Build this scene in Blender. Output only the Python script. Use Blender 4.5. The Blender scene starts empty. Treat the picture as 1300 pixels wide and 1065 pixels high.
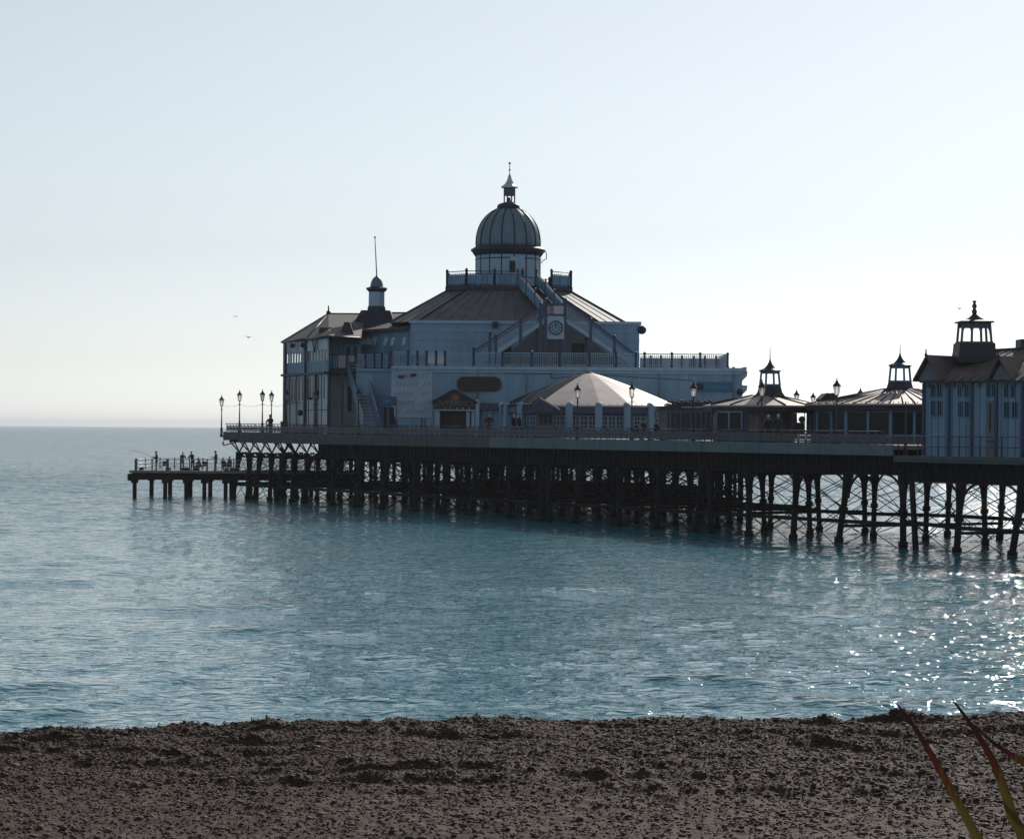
import bpy, math, random
import numpy as np
from mathutils import Vector, Matrix
random.seed(7)
R = math.radians
S = bpy.context.scene
C = S.collection

# ------------------------------------------------------------------ camera, sky, sun, exposure
F, HC, CX, CY, TH = 3000.0, 6.6, 650.0, 545.0, R(0.4)     # focal (px of the 1300 px wide photo), eye height, horizon point, roll
cam_d = bpy.data.cameras.new('camera'); cam = bpy.data.objects.new('camera', cam_d); C.objects.link(cam)
cam_d.sensor_width = 36; cam_d.sensor_fit = 'HORIZONTAL'; cam_d.lens = 36*F/1300
cam_d.shift_y = (CY-532.5)/1300
cam_d.clip_start = 0.5; cam_d.clip_end = 60000
cam.matrix_world = Matrix.Translation((0, 0, HC)) @ Matrix.Rotation(R(90), 4, 'X') @ Matrix.Rotation(TH, 4, 'Z')
S.camera = cam
SUN_AZ, SUN_EL = R(20), R(28)                              # azimuth clockwise from +Y
W = bpy.data.worlds.new('World'); S.world = W; W.use_nodes = True
nt = W.node_tree; nt.nodes.clear()
sky = nt.nodes.new('ShaderNodeTexSky'); sky.sky_type = 'NISHITA'; sky.sun_disc = False
sky.sun_elevation = SUN_EL; sky.sun_rotation = SUN_AZ
sky.air_density = 1.0; sky.dust_density = 0.3; sky.ozone_density = 3.0; sky.altitude = 0
bg = nt.nodes.new('ShaderNodeBackground'); bg.inputs['Strength'].default_value = 0.112
wo = nt.nodes.new('ShaderNodeOutputWorld')
hs = nt.nodes.new('ShaderNodeHueSaturation'); hs.inputs['Saturation'].default_value = 0.28; hs.inputs['Value'].default_value = 1.0
tn_ = nt.nodes.new('ShaderNodeMixRGB'); tn_.blend_type = 'MULTIPLY'; tn_.inputs[0].default_value = 1; tn_.inputs[2].default_value = (0.955, 1.0, 1.035, 1)
nt.links.new(sky.outputs[0], hs.inputs['Color']); nt.links.new(hs.outputs[0], tn_.inputs[1]); nt.links.new(tn_.outputs[0], bg.inputs[0]); nt.links.new(bg.outputs[0], wo.inputs[0])
sl = bpy.data.lights.new('sun', 'SUN'); sl.energy = 4.8; sl.angle = R(0.5); sl.color = (1.0, 0.93, 0.84)
sun = bpy.data.objects.new('sun', sl); C.objects.link(sun)
sd = Vector((math.sin(SUN_AZ)*math.cos(SUN_EL), math.cos(SUN_AZ)*math.cos(SUN_EL), math.sin(SUN_EL)))
sun.rotation_euler = sd.to_track_quat('Z', 'Y').to_euler(); sun.location = (60, 100, 80)
S.view_settings.view_transform = 'Standard'; S.view_settings.look = 'None'
S.view_settings.exposure = -0.32; S.view_settings.gamma = 1

# ------------------------------------------------------------------ materials
def mat(name, col, rough=0.6, var=0.25, scale=2.0, metal=0.0, bump=0.0, streak=False, col2=None, spec=0.4, boards=None):
    m = bpy.data.materials.new(name); m.use_nodes = True
    n = m.node_tree.nodes; l = m.node_tree.links
    b = n['Principled BSDF']; b.inputs['Roughness'].default_value = rough; b.inputs['Metallic'].default_value = metal
    b.inputs['Specular IOR Level'].default_value = spec
    g = n.new('ShaderNodeNewGeometry')
    mp = n.new('ShaderNodeMapping'); l.new(g.outputs['Position'], mp.inputs['Vector'])
    if streak: mp.inputs['Scale'].default_value = (1, 1, 0.15)
    t = n.new('ShaderNodeTexNoise'); t.inputs['Scale'].default_value = scale; t.inputs['Detail'].default_value = 8; t.inputs['Roughness'].default_value = 0.65
    l.new(mp.outputs[0], t.inputs['Vector'])
    r = n.new('ShaderNodeValToRGB'); r.color_ramp.elements[0].position = 0.32; r.color_ramp.elements[1].position = 0.68
    c2 = col2 if col2 else tuple(c*(1-var) for c in col)
    r.color_ramp.elements[0].color = (*c2, 1); r.color_ramp.elements[1].color = (*col, 1)
    l.new(t.outputs['Fac'], r.inputs['Fac'])
    out = r.outputs['Color']
    if boards:                                              # board joints: thin dark lines, boards = (axis vector, width m)
        ax, wd = boards
        dt = n.new('ShaderNodeVectorMath'); dt.operation = 'DOT_PRODUCT'; dt.inputs[1].default_value = ax; l.new(g.outputs['Position'], dt.inputs[0])
        dv = n.new('ShaderNodeMath'); dv.operation = 'DIVIDE'; dv.inputs[1].default_value = wd; l.new(dt.outputs['Value'], dv.inputs[0])
        fr = n.new('ShaderNodeMath'); fr.operation = 'FRACT'; l.new(dv.outputs[0], fr.inputs[0])
        lt = n.new('ShaderNodeMath'); lt.operation = 'LESS_THAN'; lt.inputs[1].default_value = 0.12; l.new(fr.outputs[0], lt.inputs[0])
        fl = n.new('ShaderNodeMath'); fl.operation = 'FLOOR'; l.new(dv.outputs[0], fl.inputs[0])
        wn = n.new('ShaderNodeTexWhiteNoise'); wn.noise_dimensions = '1D'; l.new(fl.outputs[0], wn.inputs['W'])
        mr = n.new('ShaderNodeMapRange'); mr.inputs['To Min'].default_value = 0.8; mr.inputs['To Max'].default_value = 1.1; l.new(wn.outputs['Value'], mr.inputs['Value'])
        sc = n.new('ShaderNodeVectorMath'); sc.operation = 'SCALE'; l.new(out, sc.inputs[0]); l.new(mr.outputs[0], sc.inputs['Scale'])
        mx = n.new('ShaderNodeMixRGB'); mx.inputs['Color2'].default_value = (*[c*0.35 for c in col], 1)
        l.new(lt.outputs[0], mx.inputs['Fac']); l.new(sc.outputs[0], mx.inputs['Color1']); out = mx.outputs[0]
    l.new(out, b.inputs['Base Color'])
    if bump:
        bp = n.new('ShaderNodeBump'); bp.inputs['Strength'].default_value = 0.6; bp.inputs['Distance'].default_value = bump
        l.new(t.outputs['Fac'], bp.inputs['Height']); l.new(bp.outputs[0], b.inputs['Normal'])
    return m
M = {}
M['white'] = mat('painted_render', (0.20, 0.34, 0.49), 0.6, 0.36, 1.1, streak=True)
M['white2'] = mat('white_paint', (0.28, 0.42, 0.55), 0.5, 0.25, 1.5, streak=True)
M['boardw'] = mat('painted_boards', (0.50, 0.58, 0.66), 0.6, 0.45, 1.2, streak=True, boards=((1, 0.3, 0), 0.28))
M['panelblue'] = mat('pale_blue_boards', (0.13, 0.26, 0.40), 0.55, 0.25, 1.0, boards=((1, -0.3, 0), 0.5))
M['grime'] = mat('grimy_wall', (0.13, 0.155, 0.18), 0.8, 0.35, 1.0)
M['blue'] = mat('navy_paint', (0.022, 0.04, 0.10), 0.4, 0.2, 3)
M['navy'] = mat('navy_sign', (0.01, 0.05, 0.19), 0.4, 0.15, 3)
M['teal'] = mat('teal_sign', (0.01, 0.13, 0.25), 0.4, 0.15, 3)
M['slate'] = mat('slate_roof', (0.12, 0.095, 0.088), 0.65, 0.4, 1.4, bump=0.02)
M['felt'] = mat('roof_felt', (0.12, 0.13, 0.145), 0.6, 0.35, 0.9, bump=0.02)
M['tile'] = mat('kiosk_roof', (0.38, 0.30, 0.25), 0.5, 0.3, 1.5, bump=0.02)
M['lead'] = mat('lead_dome', (0.11, 0.185, 0.25), 0.5, 0.35, 1.8, streak=True)
M['dark'] = mat('dark_trim', (0.012, 0.022, 0.038), 0.55, 0.3, 3)
M['canopy'] = mat('white_canopy', (0.74, 0.63, 0.57), 0.42, 0.22, 0.9, bump=0.02)
M['timber'] = mat('weathered_timber', (0.075, 0.11, 0.12), 0.8, 0.35, 1.6, boards=((0, 0, 1), 0.24))
M['timber2'] = mat('painted_fascia', (0.10, 0.16, 0.19), 0.7, 0.3, 0.8)
M['plank'] = mat('deck_planks', (0.22, 0.19, 0.17), 0.8, 0.35, 1.2)
M['iron'] = mat('black_iron', (0.005, 0.008, 0.011), 0.8, 0.5, 3, col2=(0.012, 0.011, 0.011), spec=0.15)
M['post'] = mat('lamp_iron', (0.05, 0.018, 0.02), 0.5, 0.3, 4)
M['bench'] = mat('bench_paint', (0.05, 0.07, 0.09), 0.5, 0.3, 3)
M['glassd'] = mat('dark_window', (0.010, 0.016, 0.024), 0.3, 0.3, 2, spec=0.15)
M['brown'] = mat('dark_timber_sign', (0.035, 0.02, 0.018), 0.6, 0.3, 2)
M['cream'] = mat('cream_panel', (0.165, 0.155, 0.14), 0.7, 0.25, 1.2, boards=((1, 0.2, 0), 0.35))
M['orange'] = mat('orange_paint', (0.24, 0.10, 0.025), 0.6, 0.2, 4)
M['letter'] = mat('pale_letters', (0.12, 0.14, 0.18), 0.6, 0.2, 4)
M['bulb'] = mat('bulb_glass', (0.5, 0.5, 0.5), 0.3, 0.1, 4)
M['red'] = mat('red_cloth', (0.09, 0.018, 0.018), 0.9, 0.3, 6)
M['skin'] = mat('skin', (0.45, 0.27, 0.19), 0.6, 0.1, 8)
M['cloth_black'] = mat('black_cloth', (0.015, 0.017, 0.022), 0.9, 0.3, 6)
M['cloth_navy'] = mat('navy_cloth', (0.02, 0.03, 0.06), 0.9, 0.3, 6)
M['cloth_grey'] = mat('grey_brown_cloth', (0.13, 0.11, 0.09), 0.9, 0.3, 6)
M['cloth_pale'] = mat('pale_cloth', (0.5, 0.47, 0.43), 0.9, 0.2, 6)
M['cloth_denim'] = mat('denim', (0.05, 0.075, 0.13), 0.9, 0.3, 6)
M['hair_grey'] = mat('pale_hair', (0.5, 0.47, 0.44), 0.8, 0.2, 9)
M['hair_dark'] = mat('dark_hair', (0.03, 0.02, 0.015), 0.7, 0.2, 9)
M['gull'] = mat('gull_feathers', (0.25, 0.25, 0.27), 0.8, 0.2, 9)
def glass_mat():
    m = bpy.data.materials.new('clear_glass'); m.use_nodes = True; n = m.node_tree.nodes; l = m.node_tree.links
    n.clear(); o = n.new('ShaderNodeOutputMaterial'); mx = n.new('ShaderNodeMixShader'); t = n.new('ShaderNodeBsdfTransparent'); g = n.new('ShaderNodeBsdfGlossy')
    t.inputs[0].default_value = (0.85, 0.9, 0.92, 1); g.inputs['Roughness'].default_value = 0.05; mx.inputs[0].default_value = 0.12
    l.new(t.outputs[0], mx.inputs[1]); l.new(g.outputs[0], mx.inputs[2]); l.new(mx.outputs[0], o.inputs[0]); return m
M['glass'] = glass_mat()

# ------------------------------------------------------------------ photo-pixel helpers (each surface gets its own real distance)
cT, sT = math.cos(TH), math.sin(TH)
def UV(px, py):
    u = px-CX; v = CY-py
    return (u*cT-v*sT, v*cT+u*sT)
def pt(px, py, Y):
    U, V = UV(px, py); return Vector((U*Y/F, Y, HC+V*Y/F))
def zat(px, py, Y): return pt(px, py, Y).z

class MB:
    def __init__(s): s.v = []; s.f = []; s.sm = []
    def add(s, vs, fs, smooth=False):
        o = len(s.v); s.v += [tuple(v) for v in vs]; s.f += [tuple(o+i for i in f) for f in fs]; s.sm += [smooth]*len(fs)
    def hexa(s, p):                     # p: 4 bottom + 4 top
        s.add(p, [(0, 3, 2, 1), (4, 5, 6, 7), (0, 1, 5, 4), (1, 2, 6, 5), (2, 3, 7, 6), (3, 0, 4, 7)])
    def box(s, x0, x1, y0, y1, z0, z1):
        s.hexa([(x0, y0, z0), (x1, y0, z0), (x1, y1, z0), (x0, y1, z0), (x0, y0, z1), (x1, y0, z1), (x1, y1, z1), (x0, y1, z1)])
    def prism(s, a, b, caps=True):      # two matching rings
        n = len(a); fs = [(i, (i+1) % n, n+(i+1) % n, n+i) for i in range(n)]
        if caps: fs += [tuple(range(n-1, -1, -1)), tuple(range(n, 2*n))]
        s.add(list(a)+list(b), fs)
    def tube(s, p, q, r0, r1=None, n=8, smooth=True):
        p = Vector(p); q = Vector(q); r1 = r0 if r1 is None else r1
        d = (q-p)
        if d.length < 1e-6: return
        d.normalize(); a = d.orthogonal().normalized(); b = d.cross(a)
        A = [p+(a*math.cos(2*math.pi*i/n)+b*math.sin(2*math.pi*i/n))*r0 for i in range(n)]
        B = [q+(a*math.cos(2*math.pi*i/n)+b*math.sin(2*math.pi*i/n))*r1 for i in range(n)]
        o = len(s.v); s.v += [tuple(v) for v in A+B]
        fs = [(i, (i+1) % n, n+(i+1) % n, n+i) for i in range(n)]
        s.f += [tuple(o+i for i in f) for f in fs]; s.sm += [smooth]*n
        s.f += [tuple(o+i for i in range(n-1, -1, -1)), tuple(o+i for i in range(n, 2*n))]; s.sm += [False]*2
    def path(s, pts, r, n=6):
        for a, b in zip(pts[:-1], pts[1:]): s.tube(a, b, r, r, n)
    def lathe(s, c, prof, n=24, smooth=True, ph=0.0, sq=1.0):   # prof: (r, z) from bottom to top
        rings = []
        o = len(s.v)
        for r, z in prof:
            s.v += [(c[0]+r*math.cos(2*math.pi*i/n+ph), c[1]+r*sq*math.sin(2*math.pi*i/n+ph), c[2]+z) for i in range(n)]
        for k in range(len(prof)-1):
            for i in range(n):
                j = (i+1) % n
                s.f.append((o+k*n+i, o+k*n+j, o+(k+1)*n+j, o+(k+1)*n+i)); s.sm.append(smooth)
        s.f.append(tuple(o+i for i in range(n-1, -1, -1))); s.sm.append(False)
        k = len(prof)-1; s.f.append(tuple(o+k*n+i for i in range(n))); s.sm.append(False)
    def ball(s, c, r, n=10, sx=1, sy=1, sz=1):
        o = len(s.v); m = n//2
        for k in range(1, m):
            t = math.pi*k/m
            s.v += [(c[0]+r*sx*math.sin(t)*math.cos(2*math.pi*i/n), c[1]+r*sy*math.sin(t)*math.sin(2*math.pi*i/n), c[2]-r*sz*math.cos(t)) for i in range(n)]
        b = len(s.v); s.v += [(c[0], c[1], c[2]-r*sz), (c[0], c[1], c[2]+r*sz)]
        for k in range(m-2):
            for i in range(n):
                j = (i+1) % n; s.f.append((o+k*n+i, o+k*n+j, o+(k+1)*n+j, o+(k+1)*n+i)); s.sm.append(True)
        for i in range(n):
            j = (i+1) % n
            s.f.append((b, o+j, o+i)); s.sm.append(True)
            s.f.append((b+1, o+(m-2)*n+i, o+(m-2)*n+j)); s.sm.append(True)
def rootloc(o):
    while o.parent: o = o.parent
    return Vector(o.location)
def obj(name, mb, m, parent=None, world=True, label=None):
    off = rootloc(parent) if (parent and world) else Vector((0, 0, 0))
    me = bpy.data.meshes.new(name)
    me.from_pydata([(v[0]-off.x, v[1]-off.y, v[2]-off.z) for v in mb.v], [], mb.f)
    me.polygons.foreach_set('use_smooth', mb.sm); me.update()
    me.materials.append(m)
    o = bpy.data.objects.new(name, me); C.objects.link(o)
    if parent: o.parent = parent
    if label: o['label'] = label
    return o
def obj_split(name, mb, m, parent):     # every loose piece becomes a part of its own
    pa = list(range(len(mb.v)))
    def fd(i):
        while pa[i] != i: pa[i] = pa[pa[i]]; i = pa[i]
        return i
    for f in mb.f:
        for j in f[1:]: pa[fd(j)] = fd(f[0])
    gr = {}
    for k, f in enumerate(mb.f): gr.setdefault(fd(f[0]), []).append(k)
    for ks in gr.values():
        q = MB(); ix = {}
        for k in ks:
            fs = []
            for j in mb.f[k]:
                if j not in ix: ix[j] = len(q.v); q.v.append(mb.v[j])
                fs.append(ix[j])
            q.f.append(tuple(fs)); q.sm.append(mb.sm[k])
        obj(name, q, m, parent)
def tag(o, label, cat, group=None, kind=None):
    if label: o['label'] = label
    if cat: o['category'] = cat
    if group: o['group'] = group
    if kind: o['kind'] = kind
    return o
def thing(name, label, cat, loc=(0, 0, 0), group=None, rz=0):
    o = bpy.data.objects.new(name, None); C.objects.link(o); o.location = loc; o.rotation_euler = (0, 0, rz); o.empty_display_size = 0.3
    return tag(o, label, cat, group)
def dup(root, loc, rz=0.0, label=None, sc=None):
    r = root.copy(); C.objects.link(r); r.location = loc; r.rotation_euler = (0, 0, rz)
    if sc: r.scale = sc
    if label: r['label'] = label
    for ch in list(root.children):
        c = ch.copy(); C.objects.link(c); c.parent = r
        for g in ch.children:
            d = g.copy(); C.objects.link(d); d.parent = c
    return r
def centred(name, mb, m):              # a one-mesh thing whose origin sits at its own base
    xs = [v[0] for v in mb.v]; ys = [v[1] for v in mb.v]; zs = [v[2] for v in mb.v]
    off = Vector(((min(xs)+max(xs))/2, (min(ys)+max(ys))/2, min(zs)))
    mb.v = [(v[0]-off.x, v[1]-off.y, v[2]-off.z) for v in mb.v]
    o = obj(name, mb, m); o.location = off; return o

class Pl:                              # a vertical plane standing at its real distance; photo pixels are intersected with it
    def __init__(s, pxa, Ya, pxb=None, Yb=None):
        a = pt(pxa, CY, Ya); s.o = Vector((a.x, a.y))
        if pxb is None: s.d = Vector((1, 0))
        else:
            b = pt(pxb, CY, Yb); s.d = Vector((b.x-a.x, b.y-a.y)).normalized()
        s.n = Vector((-s.d.y, s.d.x))
    def hit(s, px, py):
        U, V = UV(px, py); r = Vector((U/F, 1.0))
        lam = s.o.dot(s.n)/r.dot(s.n); p = r*lam
        return ((p-s.o).dot(s.d), HC+V/F*lam)
    def w(s, a, t, z):
        p = s.o+s.d*a+s.n*t; return Vector((p.x, p.y, z))
    def P(s, px, py, t=0.0):
        a, z = s.hit(px, py); return s.w(a, t, z)
    def box(s, mb, x0, x1, y0, y1, t0, t1):      # y0 top, y1 bottom (photo px)
        xm = (x0+x1)/2; ym = (y0+y1)/2
        a0 = s.hit(x0, ym)[0]; a1 = s.hit(x1, ym)[0]; z1 = s.hit(xm, y0)[1]; z0 = s.hit(xm, y1)[1]
        s.abox(mb, a0, a1, t0, t1, z0, z1)
    def boxz(s, mb, x0, x1, t0, t1, z0, z1, yref=500):
        s.abox(mb, s.hit(x0, yref)[0], s.hit(x1, yref)[0], t0, t1, z0, z1)
    def abox(s, mb, a0, a1, t0, t1, z0, z1):
        mb.hexa([s.w(a0, t0, z0), s.w(a1, t0, z0), s.w(a1, t1, z0), s.w(a0, t1, z0), s.w(a0, t0, z1), s.w(a1, t0, z1), s.w(a1, t1, z1), s.w(a0, t1, z1)])
    def poly(s, mb, pts, t0, t1):
        h = [s.hit(*p) for p in pts]
        mb.prism([s.w(a, t0, z) for a, z in h], [s.w(a, t1, z) for a, z in h])
    def bar(s, mb, p, q, wd, t0, t1):
        a0, z0 = s.hit(*p); a1, z1 = s.hit(*q)
        dx, dz = a1-a0, z1-z0; L = math.hypot(dx, dz); nx, nz = -dz/L*wd/2, dx/L*wd/2
        r = [(a0-nx, z0-nz), (a1-nx, z1-nz), (a1+nx, z1+nz), (a0+nx, z0+nz)]
        mb.prism([s.w(a, t0, z) for a, z in r], [s.w(a, t1, z) for a, z in r])
def text_obj(body, size, M4, m, name, parent=None, ext=0.02):
    cu = bpy.data.curves.new(name, 'FONT'); cu.body = body; cu.size = size; cu.extrude = ext; cu.align_x = 'CENTER'; cu.align_y = 'CENTER'
    t = bpy.data.objects.new(name+'_src', cu); C.objects.link(t)
    dg = bpy.context.evaluated_depsgraph_get(); me = bpy.data.meshes.new_from_object(t.evaluated_get(dg))
    bpy.data.objects.remove(t)
    off = rootloc(parent) if parent else Vector((0, 0, 0))
    me.transform(Matrix.Translation(-off) @ M4); me.materials.clear(); me.materials.append(m); me.name = name
    o = bpy.data.objects.new(name, me); C.objects.link(o)
    if parent: o.parent = parent
    return o

# ------------------------------------------------------------------ pier frame: u runs along the front deck edge towards the shore, w runs across
PA = Vector((pt(285, CY, 3000/13.65).x, 3000/13.65))
PBp = Vector((pt(1300, CY, 3000/23.92).x, 3000/23.92))
du = (PBp-PA).normalized(); dw = Vector((-du.y, du.x))
def Q(u, w, z): p = PA+du*u+dw*w; return Vector((p.x, p.y, z))
EDGE = Pl(285, 3000/13.65, 1300, 3000/23.92)
def u_of(px, w=0.0):
    r = Vector((UV(px, 540)[0]/F, 1.0)); o = PA+dw*w; lam = o.dot(dw)/r.dot(dw); return (r*lam-PA).dot(du)
U1 = u_of(1135)                        # where the raised promenade ends and the lower boards begin
def zt(u): return 6.16-0.0033*u        # promenade surface
ZL = 5.25

# ------------------------------------------------------------------ SEA
def smooth(x): x = np.clip(x, 0, 1); return x*x*(3-2*x)
def build_sea():
    rows = [33.0]
    while rows[-1] < 60000:
        y = rows[-1]
        d = y*y/(HC*2363)*0.95
        if y < 60: d = max(d, 0.09)
        if 80 < y < 320: d = min(d, 0.55)
        elif 320 <= y < 1200: d = min(d, 0.55+(y-320)*0.012)
        else: d = min(d, y*0.12) if y > 80 else d
        rows.append(y+d)
    rows = np.array([10, 18, 25, 29]+rows)
    core = np.linspace(-0.27, 0.27, 440); fl = np.tan(np.linspace(math.atan(0.275), R(82), 46))
    tans = np.concatenate([-fl[::-1], core, fl])
    Yg, Tg = np.meshgrid(rows, tans, indexing='ij'); Xg = Yg*Tg
    rng = np.random.default_rng(5)
    Z = np.zeros_like(Xg)
    dY = np.gradient(rows)[:, None]*np.ones_like(Xg); dX = np.abs(np.gradient(Xg, axis=1))
    lam = np.exp(rng.uniform(math.log(0.55), math.log(5.0), 120))
    g1 = 0.5+0.5*np.sin(Xg*0.09+1.3*np.sin(Yg*0.05)+0.4)*np.sin(Yg*0.11+1.1*np.sin(Xg*0.06))
    g2 = 0.5+0.5*np.sin(Xg*0.16+2.1+1.2*np.sin(Yg*0.09))*np.sin(Yg*0.21+0.7+np.sin(Xg*0.1))
    for i, L in enumerate(lam):
        th = rng.normal(R(-95), R(38)); k = 2*math.pi/L
        kx, ky = k*math.cos(th), k*math.sin(th)
        slope = 0.018*(1.15 if L < 2.2 else 0.6)
        amp = slope/k
        att = np.exp(-(np.abs(ky)*dY/1.6)**2-(np.abs(kx)*dX/1.6)**2)
        ph = kx*Xg+ky*Yg+rng.uniform(0, 6.28)+0.6*np.sin(Xg*0.13+i)+0.6*np.sin(Yg*0.17+2*i)
        s = np.sin(ph); s = s+0.22*np.cos(2*ph)
        Z += amp*att*s*(0.45+0.9*(g1 if i % 2 else g2))
    # a few low swell crests rolling towards the beach
    for (x0, y0, wl, a, wx) in [(-20.5, 72, 1.3, .26, 3.2), (-10, 86, 1.6, .2, 4), (4, 62, 1.1, .13, 3.5), (9, 57, 1.0, .14, 5), (-4, 58, 1.0, .12, 3), (12, 84, 1.4, .16, 3), (-8, 76, 1.2, .15, 4), (2, 97, 1.6, .16, 5), (-14, 60, 1.1, .12, 5), (-26, 100, 1.6, .2, 7), (16, 66, 1.2, .12, 4)]:
        yy = Yg-y0-0.5*np.sin(Xg*0.5)-0.25*np.sin(Xg*1.3+1)
        prof = np.where(yy < 0, np.exp(-(yy/(wl*0.55))**2), np.exp(-(yy/(wl*1.4))**2))
        Z += a*prof*np.exp(-((Xg-x0)/wx)**2)
    n0, n1 = Xg.shape
    co = np.stack([Xg, Yg, Z], -1).reshape(-1, 3)
    idx = np.arange(n0*n1).reshape(n0, n1)
    q = np.stack([idx[:-1, :-1], idx[:-1, 1:], idx[1:, 1:], idx[1:, :-1]], -1).reshape(-1)
    me = bpy.data.meshes.new('sea'); me.vertices.add(n0*n1); me.vertices.foreach_set('co', co.ravel())
    nf = q.size//4; me.loops.add(q.size); me.loops.foreach_set('vertex_index', q)
    me.polygons.add(nf); me.polygons.foreach_set('loop_start', np.arange(0, q.size, 4)); me.polygons.foreach_set('loop_total', np.full(nf, 4))
    me.polygons.foreach_set('use_smooth', np.ones(nf, bool)); me.update(); me.validate()
    m = bpy.data.materials.new('sea_water'); m.use_nodes = True; n = m.node_tree.nodes; l = m.node_tree.links
    b = n['Principled BSDF']; b.inputs['Roughness'].default_value = 0.05; b.inputs['IOR'].default_value = 1.333
    g = n.new('ShaderNodeNewGeometry')
    t0 = n.new('ShaderNodeTexNoise'); t0.inputs['Scale'].default_value = 0.035; t0.inputs['Detail'].default_value = 4; l.new(g.outputs['Position'], t0.inputs['Vector'])
    r = n.new('ShaderNodeValToRGB'); r.color_ramp.elements[0].position = 0.35; r.color_ramp.elements[1].position = 0.65
    r.color_ramp.elements[0].color = (0.020, 0.155, 0.205, 1); r.color_ramp.elements[1].color = (0.035, 0.165, 0.200, 1)
    l.new(t0.outputs['Fac'], r.inputs['Fac'])
    sz = n.new('ShaderNodeSeparateXYZ'); l.new(g.outputs['Position'], sz.inputs[0]); cr_ = n.new('ShaderNodeMapRange'); cr_.inputs['From Min'].default_value = 0.10; cr_.inputs['From Max'].default_value = 0.26; l.new(sz.outputs['Z'], cr_.inputs['Value'])
    cm = n.new('ShaderNodeMixRGB'); cm.inputs['Color2'].default_value = (0.14, 0.125, 0.075, 1); l.new(cr_.outputs[0], cm.inputs['Fac']); l.new(r.outputs[0], cm.inputs['Color1']); l.new(cm.outputs[0], b.inputs['Base Color'])   # sand stirred up in the crests
    mp = n.new('ShaderNodeMapping'); mp.inputs['Scale'].default_value = (0.75, 1.25, 1); l.new(g.outputs['Position'], mp.inputs['Vector'])
    t1 = n.new('ShaderNodeTexNoise'); t1.inputs['Scale'].default_value = 2.2; t1.inputs['Detail'].default_value = 2.5; t1.inputs['Roughness'].default_value = 0.55; t1.inputs['Distortion'].default_value = 0.4; l.new(mp.outputs[0], t1.inputs['Vector'])
    bp = n.new('ShaderNodeBump'); bp.inputs['Strength'].default_value = 1.0; bp.inputs['Distance'].default_value = 0.16; l.new(t1.outputs['Fac'], bp.inputs['Height'])
    sx = n.new('ShaderNodeSeparateXYZ'); l.new(g.outputs['Position'], sx.inputs[0])
    # beyond the meshed chop the unresolved wavelets tilt the normal directly
    t2 = n.new('ShaderNodeTexNoise'); t2.inputs['Scale'].default_value = 1.1; t2.inputs['Detail'].default_value = 4; t2.inputs['Roughness'].default_value = 0.6; l.new(mp.outputs[0], t2.inputs['Vector'])
    sb = n.new('ShaderNodeVectorMath'); sb.operation = 'SUBTRACT'; sb.inputs[1].default_value = (0.5, 0.5, 0.5); l.new(t2.outputs['Color'], sb.inputs[0])
    mr = n.new('ShaderNodeMapRange'); mr.inputs['From Min'].default_value = 70; mr.inputs['From Max'].default_value = 420; mr.inputs['To Min'].default_value = 0.10; mr.inputs['To Max'].default_value = 0.75; l.new(sx.outputs['Y'], mr.inputs['Value'])
    cb = n.new('ShaderNodeCombineXYZ'); l.new(mr.outputs[0], cb.inputs[0]); l.new(mr.outputs[0], cb.inputs[1])
    ml = n.new('ShaderNodeVectorMath'); ml.operation = 'MULTIPLY'; l.new(sb.outputs[0], ml.inputs[0]); l.new(cb.outputs[0], ml.inputs[1])
    m2 = n.new('ShaderNodeMapRange'); m2.inputs['From Min'].default_value = 60; m2.inputs['From Max'].default_value = 260; m2.inputs['To Min'].default_value = 0.02; m2.inputs['To Max'].default_value = -0.14; l.new(sx.outputs['Y'], m2.inputs['Value'])
    c2 = n.new('ShaderNodeCombineXYZ'); l.new(m2.outputs[0], c2.inputs[1])          # the chop leans towards the beach
    a2 = n.new('ShaderNodeVectorMath'); a2.operation = 'ADD'; l.new(ml.outputs[0], a2.inputs[0]); l.new(c2.outputs[0], a2.inputs[1])
    ad = n.new('ShaderNodeVectorMath'); ad.operation = 'ADD'; l.new(bp.outputs[0], ad.inputs[0]); l.new(a2.outputs[0], ad.inputs[1])
    nm = n.new('ShaderNodeVectorMath'); nm.operation = 'NORMALIZE'; l.new(ad.outputs[0], nm.inputs[0])
    l.new(nm.outputs[0], b.inputs['Normal'])
    me.materials.append(m)
    o = bpy.data.objects.new('sea', me); C.objects.link(o); tag(o, None, None, kind='structure')
build_sea()

# ------------------------------------------------------------------ BEACH
def vnoise(X, Y, sc, seed):
    rng = np.random.default_rng(seed); n = 256; T = rng.uniform(0, 1, (n, n))
    x = X*sc+37.3; y = Y*sc+11.7; xi = np.floor(x).astype(int); yi = np.floor(y).astype(int); fx = smooth(x-xi); fy = smooth(y-yi)
    a = T[xi % n, yi % n]; b = T[(xi+1) % n, yi % n]; c = T[xi % n, (yi+1) % n]; d = T[(xi+1) % n, (yi+1) % n]
    return (a*(1-fx)+b*fx)*(1-fy)+(c*(1-fx)+d*fx)*fy
def beach_h(X, Y):
    crest = 30.3+0.10*X
    base = 2.84+0.008*X+0.0*Y
    z = np.where(Y < crest, base-0.012*(crest-Y), base-(Y-crest)*0.34-0.02)
    low = vnoise(X, Y, 0.35, 1)-0.5
    mid = vnoise(X, Y, 1.1, 2)-0.5
    sm = vnoise(X, Y, 3.1, 3)-0.5
    fine = vnoise(X, Y, 8.0, 4)-0.5; vf = vnoise(X, Y, 19.0, 6)-0.5
    clump = smooth((vnoise(X*0.45, Y*1.9, 1.3, 9)-0.50)*4)*smooth((Y-22)/5)
    amp = 0.35+0.65*smooth((Y-22.5)/5)
    lam_ = vnoise(X*0.25, Y*2.2, 1.6, 12)-0.5
    return z+0.11*low*amp+0.05*mid*amp+clump*(0.035+0.05*sm+0.04*fine)+(0.05*sm*amp)+0.10*lam_*amp+0.032*fine+0.022*vf
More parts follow.
